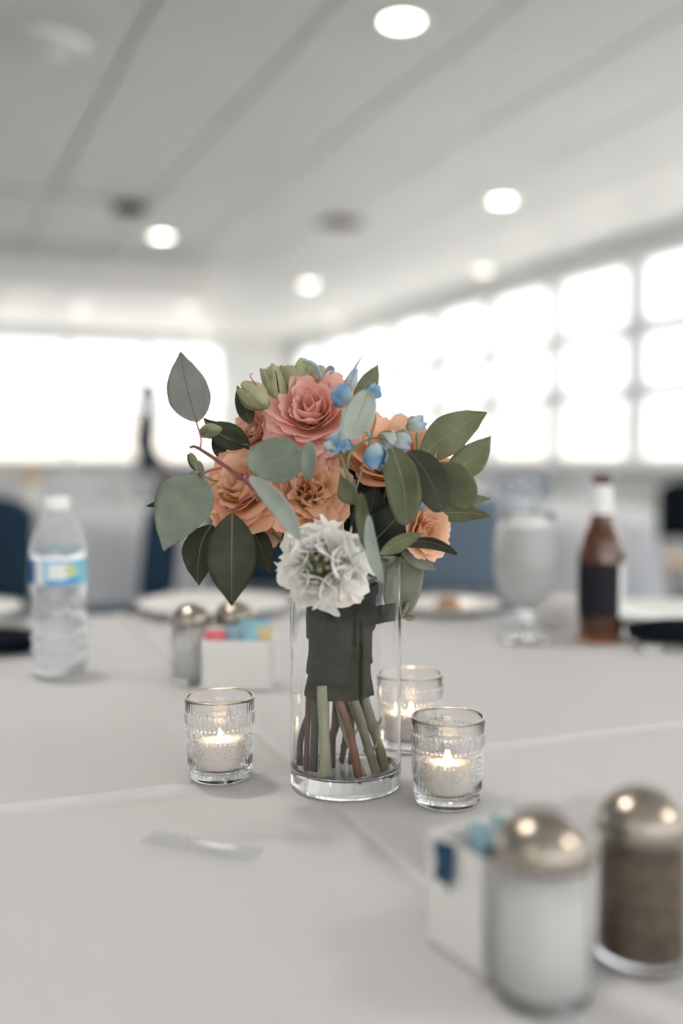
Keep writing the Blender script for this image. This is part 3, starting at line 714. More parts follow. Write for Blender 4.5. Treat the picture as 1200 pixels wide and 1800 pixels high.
# blue delphinium buds
bud((617, 703), (582, 688), -0.045, 35, 'bluep', 4, 0.0, 6, 'blue_bud', calyx='buddark')
bud((650, 700), (664, 676), -0.05, 26, 'bluep', 4, 0.0, 7, 'blue_bud', calyx='bluepale')
bud((610, 692), (626, 648), -0.03, 18, 'bluepale', 4, -0.1, 8, 'blue_bud', 0.12, calyx='buddark')
stem([(620, 672), (623, 650), (630, 636), (638, 624)], -0.03, 7, 1.2, 'bluep', 'twig')
bud((594, 760), (598, 797), -0.04, 34, 'bluep', 5, 0.25, 9, 'blue_bud', 0.14, calyx='bluep')
bud((580, 776), (576, 792), -0.045, 20, 'bluepale', 4, 0.1, 91, 'blue_bud', 0.14, calyx='bluep')
bud((606, 776), (610, 792), -0.045, 20, 'bluep', 4, 0.1, 92, 'blue_bud', 0.14, calyx='bluep')
stem([(604, 722), (602, 745), (595, 765)], [-0.02, -0.03, -0.04], 9, 8, 'bluep', 'twig')
bud((660, 782), (663, 826), -0.05, 40, 'bluep', 4, 0.05, 10, 'blue_bud', 0.10, calyx='bluep')
bud((676, 790), (684, 816), -0.045, 20, 'bluep', 3, 0.1, 101, 'blue_bud', 0.1, calyx='bluep')
bud((668, 765), (700, 785), -0.035, 30, 'bluepale', 5, 0.2, 11, 'blue_bud', 0.16, calyx='buddark')
bud((690, 770), (722, 780), -0.035, 32, 'bluepale', 5, 0.3, 12, 'blue_bud', 0.16, calyx='buddark')
bud((716, 752), (746, 738), -0.035, 26, 'bluepale', 4, 0.2, 13, 'blue_bud', 0.14, calyx='buddark')
stem([(636, 742), (648, 762), (652, 780)], -0.03, 9, 6, 'bluep', 'twig')
stem([(612, 845), (622, 858), (624, 872)], [-0.02, -0.03, -0.03], 6, 5, 'bluep', 'twig')
# curled blue petals at the very top
def strip(pts, d, w, m, name='petal'):
    c = bez([B(p[0], p[1], d) for p in pts], 8); vs_, fs = [], []
    for i, p in enumerate(c):
        s = i / (len(c) - 1); ww = w * PX / 2 * (0.45 + 0.55 * math.sin(PI * min(1, 0.15 + 0.8 * s)))
        dr = (c[min(i + 1, len(c) - 1)] - c[max(i - 1, 0)]).normalized(); sd = (TOCAM + UP * 0.5).normalized(); nn = dr.cross(sd).normalized()
        for q in (-1, -0.4, 0.4, 1): vs_.append(p + sd * (q * ww) + nn * (0.25 * ww * q * q))
    for i in range(len(c) - 1):
        for j in range(3):
            a = i * 4 + j; fs.append((a, a + 1, a + 5, a + 4))
    return solid(link(name, mesh(name, vs_, fs), M[m], bq), 0.0006)
strip([(563, 664), (558, 650), (547, 640), (532, 635)], -0.005, 16, 'bluep')
strip([(563, 664), (570, 652), (580, 645), (588, 650), (580, 658)], -0.005, 13, 'bluep')
strip([(560, 662), (556, 652), (560, 642)], 0.0, 12, 'bluep')
# little sprig hanging by the rim
bud((706, 1080), (717, 1058), 0.03, 9, 'buddark', 3, 0.3, 14, 'green_bud')
bud((708, 1086), (731, 1086), 0.03, 9, 'buddark', 3, 0.3, 15, 'green_bud')
stem([(700, 1050), (705, 1075), (710, 1088)], 0.03, 3, 2, 'greenstem', 'twig')

# ribbon wrap and stems (inside the vase)
AX = -0.003
def ribbon():
    cb, ct = B(595, 1219, 0.012), B(600, 1025, 0.006)
    vs_, fs = [], []; nr, ns = 60, 56
    for j in range(nr + 1):
        s = j / nr; c = cb.lerp(ct, s)
        rx = (0.0268 - 0.0022 * math.sin(PI * min(1, s * 1.5)) + 0.003 * max(0, s - 0.6)) ; ry = rx * 0.92
        for k in range(ns):
            a = 2 * PI * k / ns
            # overlapping wound bands: a small step that climbs round the handle
            ph = (s * 3.2 + 0.22 * math.sin(a + 0.5) + a / (2 * PI)) % 1.0
            st = 0.0020 * (1 - ph) + 0.0005 * noise.noise(Vector((math.cos(a) * 2, math.sin(a) * 2, s * 9)))
            vs_.append(c + Vector(((rx + st) * math.cos(a), (ry + st) * math.sin(a), 0)))
    for j in range(nr):
        for k in range(ns):
            k2 = (k + 1) % ns; fs.append((j * ns + k, j * ns + k2, (j + 1) * ns + k2, (j + 1) * ns + k))
    fs.append(tuple(range(ns))[::-1])
    o = link('ribbon_wrap', mesh('ribbon_wrap', vs_, fs), M['ribbon'], bq); o['label'] = 'dark green ribbon wound round the stems'
    # loose tail bent along the inside of the glass
    c0 = Vector((vb_.x, vb_.y, 0)) - Vector((bq.location.x, bq.location.y, 0)); vs2, fs2 = [], []
    zt = B(680, 1062, -0.01).z; zb = B(680, 1094, -0.01).z
    for k in range(15):
        a = R_(-78 + 80 * k / 14); r = 0.031 + 0.0085 * min(1, k / 9)
        for z in (zb, (zb + zt) / 2, zt): vs2.append((c0.x + r * math.cos(a), c0.y + r * math.sin(a), z - 0.0015 * math.cos(k * 0.4)))
    for k in range(14):
        for j in range(2): fs2.append((k * 3 + j, (k + 1) * 3 + j, (k + 1) * 3 + j + 1, k * 3 + j + 1))
    solid(link('ribbon_tail', mesh('ribbon_tail', vs2, fs2), M['ribbon'], bq), 0.0006)
ribbon()
M['st_red'] = mat('dark_red_stem', (0.10, 0.022, 0.018), 0.4, var=0.3, vscale=60)
M['st_dark'] = mat('dark_olive_stem', (0.055, 0.05, 0.03), 0.4, var=0.3, vscale=60)
M['st_pale'] = mat('pale_green_stem', (0.42, 0.43, 0.28), 0.4, var=0.12, vscale=60)
M['st_brown'] = mat('brown_stem', (0.20, 0.085, 0.045), 0.4, var=0.25, vscale=60)
M['st_olive'] = mat('olive_stem', (0.19, 0.18, 0.11), 0.4, var=0.3, vscale=60)
M['st_tan'] = mat('tan_stem', (0.34, 0.33, 0.20), 0.4, var=0.25, vscale=60)
def vstem(pts, d, w_, m, node=None):
    ds = [d] * len(pts) if not isinstance(d, (list, tuple)) else d
    c = bez([B(p[0], p[1], dd) for p, dd in zip(pts, ds)], 10); r0 = w_ * PX / 2; rad = []
    zmin = 0.0006
    c = [Vector((p.x, p.y, max(p.z, zmin))) for p in c]
    for i in range(len(c)):
        s = i / (len(c) - 1); r = r0 * (1 + 0.05 * math.sin(9 * s))
        if node: r *= 1 + 0.35 * math.exp(-((s - node) / 0.03) ** 2)
        rad.append(r)
    v_, f_ = tube_geo(c, rad, 10); o = link('cut_stem', mesh('cut_stem', v_, f_), M[m], bq)
    if node:
        i = int(node * (len(c) - 1)); q = c[i] + RT * r0 * 0.7
        v_, f_ = tube_geo([q, q + RT * r0 * 0.8 + UP * r0 * 0.7, q + RT * r0 * 1.1 + UP * r0 * 1.8], [r0 * .4, r0 * .35, r0 * .15], 6)
        link('node', mesh('node', v_, f_), M['st_tan'], o)
vstem([(543, 1205), (540, 1290), (538, 1364)], [.008, .004, .0], 10, 'st_red')
vstem([(556, 1205), (553, 1290), (551, 1361)], [.004, 0, .0], 15, 'st_dark', 0.2)
vstem([(567, 1205), (570, 1290), (574, 1374)], [-.008, -.014, -.016], 20, 'st_pale')
vstem([(586, 1205), (611, 1275), (622, 1320), (631, 1376)], [-.008, -.014, -.018, -.018], 14, 'st_brown', 0.45)
vstem([(614, 1205), (638, 1285), (650, 1325), (664, 1364)], [0, -.006, -.006, -.004], 16, 'st_olive', 0.6)
vstem([(632, 1205), (654, 1275), (668, 1320), (675, 1361)], [.004, .004, .002, .0], 18, 'st_olive', 0.35)
vstem([(588, 1210), (606, 1290), (630, 1340), (642, 1372)], [.0, -.002, -.008, -.010], 9, 'st_tan', 0.55)
vstem([(606, 1210), (632, 1280), (652, 1345), (660, 1366)], [.004, .002, -.002, -.006], 8, 'st_tan')
vstem([(545, 1250), (527, 1300), (526, 1357)], [.022, .022, .018], 13, 'st_dark')
vstem([(606, 1215), (585, 1290), (560, 1352)], [.016, .02, .022], 15, 'st_dark')
vstem([(590, 1215), (586, 1290), (585, 1358)], [.016, .014, .012], 9, 'st_red')
vstem([(612, 1215), (606, 1300), (598, 1350)], [.02, .024, .026], 11, 'st_dark', 0.6)
vstem([(620, 1215), (618, 1300), (614, 1354)], [.016, .02, .022], 9, 'st_olive')
vstem([(640, 1215), (660, 1290), (680, 1350)], [.014, .014, .012], 12, 'st_dark')
# stems from the wrap up to the blooms
for (a, b_, db) in [((600, 1060), (545, 780), 0.03), ((590, 1060), (430, 900), 0.03), ((600, 1060), (541, 930), 0.02), ((610, 1060), (680, 860), 0.03), ((615, 1060), (735, 965), 0.01), ((595, 1060), (480, 870), 0.03), ((605, 1060), (630, 880), 0.01), ((598, 1060), (568, 1015), -0.02)]:
    stem([a, ((a[0] * .6 + b_[0] * .4), (a[1] * .5 + b_[1] * .5)), b_], [0.008, 0.012, db], 9, 7, 'greenstem')

# ------------------------------------------------------------------ votives and candles
def votive_meshes():
    H, Rt, Rb = 0.0665, 0.0285, 0.0255
    def rad(z): return Rb + (Rt - Rb) * (z / H)
    outer = []
    zs = [0.0, 0.0012, 0.003, 0.0085, 0.010, 0.013, 0.016, 0.019, 0.022, 0.026, 0.030, 0.034, 0.038, 0.042, 0.0435, 0.045, 0.047, 0.050, 0.053, 0.055, 0.0565, 0.058, 0.061, 0.0640, 0.0660, H]
    for i, z in enumerate(zs):
        r = rad(z)
        if i == 0: r -= 0.002
        if i == 1: r -= 0.0006
        if 0.0435 <= z <= 0.0565: r += 0.0006
        if z > 0.0655: r -= 0.0003
        outer.append((r, z))
    inner = [(rad(H) - 0.0016, H)] + [(rad(z) - 0.0024, z) for z in (0.064, 0.05, 0.035, 0.02, 0.0115)] + [(rad(0) - 0.006, 0.0085), (0, 0.0080)]
    def wob(a, z):
        if 0.0465 < z < 0.0535: return 0.011 * math.sin(a * 44)
        if 0.0095 < z < 0.0195: return 0.010 * math.sin(a * 48)
        return 0
    pr = [(0, 0)] + outer + inner
    body = lathe('body', pr, 176, wob=lambda a, z: wob(a, z))
    # raised beads and petals of the pressed pattern
    bm = bmesh.new(); tpl = bmesh.new(); bmesh.ops.create_icosphere(tpl, subdivisions=1, radius=1.0)
    tv = [v_.co.copy() for v_ in tpl.verts]; tf = [[v_.index for v_ in f.verts] for f in tpl.faces]; tpl.free()
    vs_, fs = [], []
    def bead(a, z, sx, sz, rot=0.0):
        r = rad(z) + (0.0006 if .0435 <= z <= .0565 else 0); c = Vector((r * math.cos(a), r * math.sin(a), z)); n = Vector((math.cos(a), math.sin(a), 0)); t = Vector((-math.sin(a), math.cos(a), 0)); k = Vector((0, 0, 1))
        t2 = t * math.cos(rot) + k * math.sin(rot); k2 = -t * math.sin(rot) + k * math.cos(rot); b0 = len(vs_)
        for q in tv: vs_.append(c + t2 * (q.x * sx) + n * (q.y * 0.0011) + k2 * (q.z * sz))
        for f in tf: fs.append([b0 + i for i in f])
    for zr, n, s in ((0.0555, 46, 0.0011), (0.0440, 46, 0.0011), (0.0205, 50, 0.0009), (0.0070, 50, 0.0009)):
        for k in range(n): bead(2 * PI * k / n, zr, s, s)
    for m_ in range(7):
        a0 = 2 * PI * m_ / 7 + 0.2; zc = 0.0325
        bead(a0, zc, 0.0011, 0.0011)
        for (rr, n, sx, sz) in ((0.0038, 14, 0.0005, 0.0011), (0.0074, 20, 0.0006, 0.0014)):
            for k in range(n):
                p = 2 * PI * k / n; bead(a0 + rr * math.cos(p) / 0.027, zc + rr * math.sin(p), sx, sz, p - PI / 2)
        for k in range(40):
            p = 2 * PI * k / 40; bead(a0 + 0.0098 * math.cos(p) / 0.027, zc + 0.0098 * math.sin(p), 0.0009, 0.00035, p - PI / 2)
    beads = mesh('beading', vs_, fs)
    rim = []
    for k in range(12):
        p = 2 * PI * k / 12; rim.append((Rt - 0.0009 + 0.0008 * math.cos(p), H + 0.0001 + 0.0005 * math.sin(p)))
    rimm = lathe('rim', rim, 80, closed=True)
    return body, beads, rimm, rad
vbody, vbeads, vrim, vrad = votive_meshes()
vbody.materials.append(M['votive']); vbeads.materials.append(M['votive']); vrim.materials.append(M['gold'])
wax_me = lathe('wax', [(0, 0), (0.0200, 0), (0.0212, 0.002), (0.0205, 0.0225), (0.0196, 0.0240), (0.012, 0.0222), (0, 0.0212)], 40); wax_me.materials.append(M['wax'])
wick_me = lathe('wick', [(0, 0.020), (0.0006, 0.020), (0.0006, 0.0238), (0, 0.0242)], 8); wick_me.materials.append(M['wick'])
flame_me = lathe('flame', [(0, 0.0235), (0.0015, 0.0242), (0.0024, 0.0258), (0.0023, 0.0272), (0.0013, 0.0294), (0.0005, 0.0308), (0, 0.0314)], 14); flame_me.materials.append(M['flame'])
for (pt, sc, lab, clab, rz) in [(T(387, 1367), 1.0, 'clear beaded glass votive holder with gold rim, left of the vase', 'lit white votive candle in the holder left of the vase', 0.3),
                            (T(786, 1411), 0.985, 'clear beaded glass votive holder in front at the right of the vase', 'lit white votive candle in the front right holder', 1.0),
                            (T(722, 1314), 1.0, 'clear beaded glass votive holder half hidden behind the vase at right', 'lit white votive candle in the holder behind the vase', 2.1)]:
    t = thing('votive_holder', lab, 'candle holder', pt + Vector((0, 0, 0.0016)), rz, 'beaded glass votive holders'); t.scale = (sc,) * 3
    bo = link('glass_body', vbody, parent=t); q = link('beading', vbeads, parent=bo); q['kind'] = 'stuff'; link('gold_rim', vrim, parent=t)
    c = thing('votive_candle', clab, 'candle', pt + Vector((0, 0, 0.0103)), rz, 'votive candles'); c.scale = (sc,) * 3
    link('wax', wax_me, parent=c); link('wick', wick_me, parent=c); link('flame', flame_me, parent=c)

# ------------------------------------------------------------------ shakers and sugar caddies
SH, SR = 0.093, 0.0225
shk_body = lathe('jar', [(0, 0), (SR - .002, 0), (SR, .002), (SR, .004), (SR - .0006, .007), (SR - .0012, .064), (SR - .002, .068), (SR - .002, .0735), (SR - .0036, .0735), (SR - .0036, .066), (SR - .0028, .062), (SR - .0028, .0062), (SR - .006, .005), (0, .005)], 48, wob=lambda a, z: 0.004 * math.cos(a * 8) if 0.006 < z < 0.063 else 0)
shk_fill = lathe('fill', [(0, .0046), (SR - .0058, .0046), (SR - .0025, .0066), (SR - .0025, .0620), (SR - .008, .0635), (0, .0630)], 40)
lid_dome = lathe('lid', [(SR - .0010, .0665), (SR + .0006, .0667), (SR + .0012, .0680), (SR + .0005, .0695), (SR + .0013, .0710), (SR + .0005, .0725), (SR + .0013, .0740), (SR + .0006, .0752), (SR + .0002, .0765), (SR - .0010, .0785), (SR - .0045, .0825), (SR - .0095, .0860), (SR - .0150, .0880), (SR - .0195, .0889), (0, .0892),
                         (0, .0882), (SR - .0150, .0870), (SR - .0100, .0850), (SR - .0055, .0817), (SR - .0022, .0780), (SR - .0012, .0740), (SR - .001, .0700)], 48)
hv, hf = [], []
for rr, n in ((0, 1), (0.005, 6), (0.0095, 10)):
    for k in range(n):
        a = 2 * PI * k / n; x, y = rr * math.cos(a), rr * math.sin(a); zc = 0.0889 - 13.0 * rr * rr; b0 = len(hv)
        for q in range(8): hv.append((x + 0.0009 * math.cos(q * PI / 4), y + 0.0009 * math.sin(q * PI / 4), zc + 0.0006))
        hf.append(tuple(range(b0, b0 + 8)))
holes = mesh('holes', hv, hf, False)
for me_, k in ((shk_body, 'glass'), (lid_dome, 'steel'), (holes, 'wick')): me_.materials.append(M[k])
fills = {}
for k in ('salt', 'pepper'):
    fills[k] = shk_fill.copy(); fills[k].materials.clear(); fills[k].materials.append(M[k])
def shaker(pt, kind, label, rz):
    t = thing(kind + '_shaker', label, 'shaker', pt + Vector((0, 0, 0.0012)), rz, 'glass salt and pepper shakers')
    t.scale = (1.03, 1.03, 1.03); j = link('jar', shk_body, parent=t); link('filling', fills[kind], parent=j)
    l = link('lid', lid_dome, parent=t); link('holes', holes, parent=l); return t
shaker(T(952, 1752), 'salt', 'salt shaker with domed steel lid nearest the camera at lower right', 0.4)
shaker(T(1126, 1690), 'pepper', 'pepper shaker with domed steel lid at the lower right edge', 0.9)
shaker(T(336, 1200) , 'salt', 'small salt shaker behind the far sugar caddy, left of its pair', 0.2)
shaker(T(412, 1192), 'pepper', 'small shaker behind the far sugar caddy, right of its pair', 0.2)
def caddy(origin, rz, Lx, Wy, Hh, label):
    t = thing('sugar_caddy', label, 'caddy', origin, rz, 'white sugar caddies'); w_ = 0.0035
    box('base', 0, Lx, 0, Wy, 0, 0.005, M['ceramic'], t, 0.0012)
    box('side', 0, Lx, 0, w_, 0.003, Hh, M['ceramic'], t, 0.0012); box('side', 0, Lx, Wy - w_, Wy, 0.003, Hh, M['ceramic'], t, 0.0012)
    box('side', 0, w_, 0, Wy, 0.003, Hh, M['ceramic'], t, 0.0012); box('side', Lx - w_, Lx, 0, Wy, 0.003, Hh, M['ceramic'], t, 0.0012)
    return t
def packet(origin, rz, x, y, z0, wd, ht, m, tilt, label, turn=0.0, roll=0.0):
    """a paper sachet standing in a caddy; local x,y within the caddy"""
    vs_, fs = [], []; nx, nz = 8, 8
    for side_ in (1, -1):
        for j in range(nz + 1):
            for i in range(nx + 1):
                a, b_ = i / nx, j / nz; puff = 0.0022 * (math.sin(PI * a) * math.sin(PI * b_)) ** 0.6 if 0 < a < 1 and 0 < b_ < 1 else 0.00015
                vs_.append(((a - .5) * wd, side_ * puff + 0.002 * math.sin(a * 5 + b_ * 3), b_ * ht))
        o_ = 0 if side_ == 1 else (nx + 1) * (nz + 1)
        for j in range(nz):
            for i in range(nx):
                k = o_ + j * (nx + 1) + i; q = (k, k + 1, k + nx + 2, k + nx + 1); fs.append(q if side_ < 0 else q[::-1])
    o = link('sugar_packet', mesh('sugar_packet', vs_, fs), M[m])
    mt = Matrix.Translation(origin) @ Matrix.Rotation(rz, 4, 'Z') @ Matrix.Translation((x, y, z0)) @ Matrix.Rotation(turn, 4, 'Z') @ Matrix.Rotation(tilt, 4, 'X') @ Matrix.Rotation(roll, 4, 'Y')
    o.matrix_world = mt; return tag(o, label, 'sugar packet', 'sugar packets')
# near caddy: left corner at T(745,1655), its long side runs towards the camera and right
c0 = T(746, 1653); c1 = T(852, 1728); ang = math.atan2(c1.y - c0.y, c1.x - c0.x)
cz = Vector((0, 0, 0.0014))
caddy(c0 + cz, ang, 0.051, 0.060, 0.060, 'white ceramic sugar caddy with blue packets behind the near salt shaker')
packet(c0, ang, 0.030, 0.012, 0.008, 0.022, 0.062, 'packet_pale', -0.12, 'pale blue sugar packet in front of its twin in the near caddy', 0.3)
pk1 = packet(c0, ang, 0.0215, -0.0035, 0.040, 0.017, 0.024, 'packet_blue', 0.06, 'dark blue sugar packet end hanging over the near caddy front', 0.0)
packet(c0, ang, 0.033, 0.024, 0.008, 0.026, 0.064, 'packet_sky', -0.15, 'sky blue sugar packet standing in the near caddy', 0.1)
packet(c0, ang, 0.040, 0.009, 0.008, 0.012, 0.056, 'packet_blue', -0.10, 'dark blue sugar packet next to the near salt shaker', 0.0)
packet(c0, ang, 0.026, 0.036, 0.008, 0.038, 0.058, 'packet_white', -0.05, 'white sugar packet deep in the near caddy', 0.0)
# far caddy
f0 = T(352, 1216); f1 = T(480, 1217)
caddy(f0 + cz, math.atan2(f1.y - f0.y, f1.x - f0.x) + 0.02, (f1 - f0).length, 0.052, 0.056, 'white ceramic sugar caddy with coloured packets, left of the vase')
fa = math.atan2(f1.y - f0.y, f1.x - f0.x)
packet(f0, fa, 0.016, 0.018, 0.008, 0.024, 0.058, 'packet_pink', -0.2, 'pink sugar packet at the left of the far caddy', 0.3)
packet(f0, fa, 0.012, 0.030, 0.008, 0.026, 0.060, 'packet_white', -0.1, 'white sugar packet at the left of the far caddy', 0.2)
packet(f0, fa, 0.034, 0.026, 0.008, 0.026, 0.062, 'packet_pale', -0.15, 'grey blue sugar packet in the far caddy', -0.2)
packet(f0, fa, 0.046, 0.014, 0.008, 0.018, 0.062, 'packet_sky', -0.1, 'sky blue sugar packet in the middle of the far caddy', 0.0, 0.15)
packet(f0, fa, 0.056, 0.030, 0.008, 0.036, 0.068, 'packet_sky', -0.1, 'sky blue sugar packet at the back of the far caddy', 0.0)
packet(f0, fa, 0.062, 0.020, 0.008, 0.034, 0.062, 'packet_yellow', -0.15, 'straw yellow sugar packet at the right of the far caddy', 0.1)

# ------------------------------------------------------------------ made-up pale strip in place of a retouching leftover, left front
s0 = T(245, 1492); s1 = T(440, 1526); s2 = T(455, 1495); sa = math.atan2(s1.y - s0.y, s1.x - s0.x); sl = (s1 - s0).length
t = thing('retouch_leftover', 'made-up pale translucent strip for a retouching leftover, lying flat before the vase', 'strip', s0 + Vector((0, 0, 0.0034)), sa)
M['strip'] = thin_glass('retouch_leftover', (0.955, 0.965, 0.975))
box('strip', 0, sl, 0, 0.020, 0.0, 0.0022, M['strip'], t, 0.0007)
def arc(name, r, z, rad_, bead):
    pts = []
    for k in range(25):
        a = R_(-132 + 84 * k / 24); pts.append(Vector((sl * 0.62 + r * math.cos(a), 0.0185 + r * 0.55 * math.sin(a) + 0.004, z)))
    v_, f_ = tube_geo(pts, [rad_ * (1 + (0.5 * math.sin(k * 2.1) if bead else 0)) * math.sin(PI * (k + 1) / 26) ** 0.5 for k in range(25)], 8)
    link(name, mesh(name, v_, f_), M['cap'], t)
arc('curved_edge', 0.026, 0.0030, 0.0006, False); arc('beaded_edge', 0.020, 0.0034, 0.0007, True)

# ------------------------------------------------------------------ bottles and glasses
def cyl_patch(name, r, a0, a1, z0, z1, m, parent, n=24, curve=None):
    vs_, fs = [], []
    for k in range(n + 1):
        a = a0 + (a1 - a0) * k / n
        for j in range(5):
            z = z0 + (z1 - z0) * j / 4
            if curve: z = curve(k / n, j / 4)
            vs_.append((r * math.cos(a), r * math.sin(a), z))
    for k in range(n):
        for j in range(4): fs.append((k * 5 + j, (k + 1) * 5 + j, (k + 1) * 5 + j + 1, k * 5 + j + 1))
    return link(name, mesh(name, vs_, fs), m, parent)
wb = thing('water_bottle', 'clear plastic water bottle with blue label and white cap at the left', 'bottle', T(106, 1186) + Vector((0, 0, .0012)), 0)
wr = 0.0335
def wbp():
    o = [(0, .004), (.010, .003), (.024, 0), (.029, .003), (.0315, .010)]
    for k in range(4):
        z = .013 + .0135 * k; o += [(.0322, z), (.0330, z + .003), (.0330, z + .008), (.0300, z + .0105), (.0300, z + .012)]
    o += [(.0322, .070), (.0318, .078), (.0300, .088), (.0315, .098), (.0335, .106), (wr, .110), (.0322, .1115), (.0322, .1405), (wr, .142), (wr + .0005, .147), (.0325, .153), (.0285, .166), (.0215, .182), (.0145, .193), (.0125, .197), (.0125, .203)]
    return o
body = link('bottle_body', lathe('bottle_body', wbp(), 48), M['thin'], wb)
inner_p = [(0, .006)] + [(max(0.001, r - .0008), z + .0003) for r, z in wbp() if r > .02 and z < .160] + [(0, .160)]
M['clearwater'] = mat('bottle_water', (0.97, 0.98, 0.98), 0.05, trans=0.9, ior=1.2)
link('water', lathe('water', inner_p, 40), M['clearwater'], wb)
link('cap', lathe('cap', [(0, .214), (.0135, .214), (.0148, .2125), (.0148, .199), (.0142, .198), (.0128, .198), (.0128, .2115), (0, .2115)], 36, wob=lambda a, z: .012 * math.cos(30 * a)), M['cap'], wb)
fr_ = -PI / 2
lb = cyl_patch('label', .0330, fr_ - PI, fr_ + PI, .1118, .1402, M['label_blue'], wb, 64)
cyl_patch('label_panel', .0332, fr_ - 1.25, fr_ - 0.62, .1122, .1398, M['label_deep'], lb)
cyl_patch('label_panel', .0333, fr_ - 0.62, fr_ - 0.28, .1122, .1398, M['label_white'], lb)
cyl_patch('label_panel', .0332, fr_ - 0.1, fr_ + 0.7, .118, .1375, M['label_white'], lb)
cyl_patch('label_stripe', .03325, fr_ - 0.28, fr_ + 1.5, .1378, .1400, M['label_mid'], lb)
cyl_patch('label_wave', .0334, fr_ - 0.15, fr_ + 1.1, 0, 0, M['label_mid'], lb, curve=lambda a, b_: .1122 + b_ * (.0035 + .0045 * a + .0015 * math.sin(a * 12)))
cyl_patch('label_dot', .0335, fr_ + 0.50, fr_ + 0.95, 0, 0, M['label_yellow'], lb, curve=lambda a, b_: .1285 + (b_ - .5) * 2 * .0065 * math.sqrt(max(0, 1 - (2 * a - 1) ** 2)))

bb = thing('beer_bottle', 'brown glass beer bottle with dark label, right of the goblet', 'bottle', T(1054, 1127) + Vector((0, 0, .0012)), 0)
br = 0.0315
bprof = [(0, .004), (.022, .003), (br - .003, 0), (br, .003), (br, .120), (br - .0005, .130), (.0290, .142), (.0235, .155), (.0180, .166), (.0158, .178), (.0145, .200), (.0132, .220), (.0128, .226), (.0140, .228), (.0140, .236), (.0128, .238), (.0100, .238),
         (.0100, .226), (.0110, .200), (.0125, .178), (.0150, .166), (.0205, .154), (.0262, .141), (br - .003, .130), (br - .003, .008), (0, .008)]
link('bottle_body', lathe('bottle_body', bprof, 48), M['amber'], bb)
cyl_patch('label', br + .0004, fr_ - 1.7, fr_ + 0.62, .038, .112, M['label_dark'], bb)
cyl_patch('side_panel', br + .0004, fr_ + 0.66, fr_ + 1.75, .036, .112, M['label_white'], bb)  # plain white panel right of the dark label
nl = link('neck_label', lathe('neck_label', [(.0163, .181), (.0151, .200), (.0137, .222)], 40), M['label_white'], bb)
# goblet of water
gprof = [(0, 0), (.036, 0), (.038, .0015), (.036, .003), (.020, .006), (.008, .011), (.0055, .016), (.0055, .030), (.0085, .036), (.0070, .042), (.0140, .050), (.0270, .060), (.0400, .078), (.0470, .098), (.0480, .118), (.0455, .142), (.0410, .166), (.0385, .182), (.0378, .184),
         (.0368, .182), (.0395, .165), (.0440, .141), (.0464, .117), (.0454, .099), (.0385, .080), (.0255, .0625), (.0120, .053), (0, .050)]
gob_me = lathe('bowl', gprof, 48); gob_me.materials.append(M['glass'])
wat_me = lathe('water', [(0, .0495), (.0125, .0527), (.0259, .0622), (.0389, .0798), (.0457, .0990), (.0467, .117), (.0443, .141), (.0400, .163), (.0385, .1645), (0, .1645)], 40); wat_me.materials.append(M['water'])
def goblet(pt, rz, label, group='water goblets', full=True):
    t = thing('water_goblet', label, 'goblet', pt, rz, group)
    b_ = link('glass', gob_me, parent=t)
    if full: link('water', wat_me, parent=t)
    return t
g0 = goblet(T(924, 1128) + Vector((0, 0, .0012)), 0, 'stemmed goblet of iced water left of the beer bottle')
# tall clear glass behind it
t = thing('tall_glass', 'tall empty clear glass behind the water goblet', 'glass', T(905, 1098) + Vector((0, 0, .0012)))
tp = [(0, 0), (.030, 0), (.0315, .002), (.030, .004), (.010, .010), (.006, .016), (.0065, .06), (.012, .075), (.024, .11), (.0305, .15), (.0325, .19), (.0320, .232), (.0308, .232), (.0312, .19), (.0292, .15), (.0225, .112), (.010, .079), (0, .072)]
link('glass', lathe('glass', tp, 48), M['thinclear'], t)

# ------------------------------------------------------------------ plates, napkins, cutlery on the far side
def plate_me(r): return lathe('plate', [(0, 0), (r * .55, 0), (r * .60, .002), (r * .97, .014), (r, .016), (r, .018), (r * .96, .0165), (r * .62, .006), (r * .55, .0045), (0, .004)], 56)
PM = plate_me(0.13); PM.materials.append(M['ceramic'])
PS = plate_me(0.085); PS.materials.append(M['ceramic'])
def plate(pt, me_, label): return tag(link('plate', me_, loc=pt + Vector((0, 0, .0012))), label, 'plate', 'white plates')
plate(T(378, 1076), PM, 'white plate on the far side of the table behind the far sugar caddy')
plate(T(1215, 1092), PM, 'white plate at the right edge behind the black napkin')
plate(T(790, 1078), PS, 'small white plate with bread right of the vase')
plate(T(-110, 1088), PM, 'white plate at the left edge behind the black napkin')
o = link('bread_roll', lathe('bread_roll', [(0, 0), (.016, .001), (.022, .008), (.018, .018), (.008, .023), (0, .024)], 20, wob=lambda a, z: .08 * math.sin(3 * a)), M['bread'], loc=T(787, 1080) + Vector((0, 0, .0062)))
tag(o, 'small brown bread roll on the small plate right of the vase', 'bread')
o = link('small_bowl', lathe('small_bowl', [(0, 0), (.022, 0), (.024, .003), (.040, .022), (.046, .046), (.0445, .046), (.038, .023), (.020, .006), (0, .005)], 40), M['ceramic'], loc=T(978, 1101) + Vector((0, 0, .0012)))
tag(o, 'small white bowl between the goblet and the beer bottle', 'bowl')
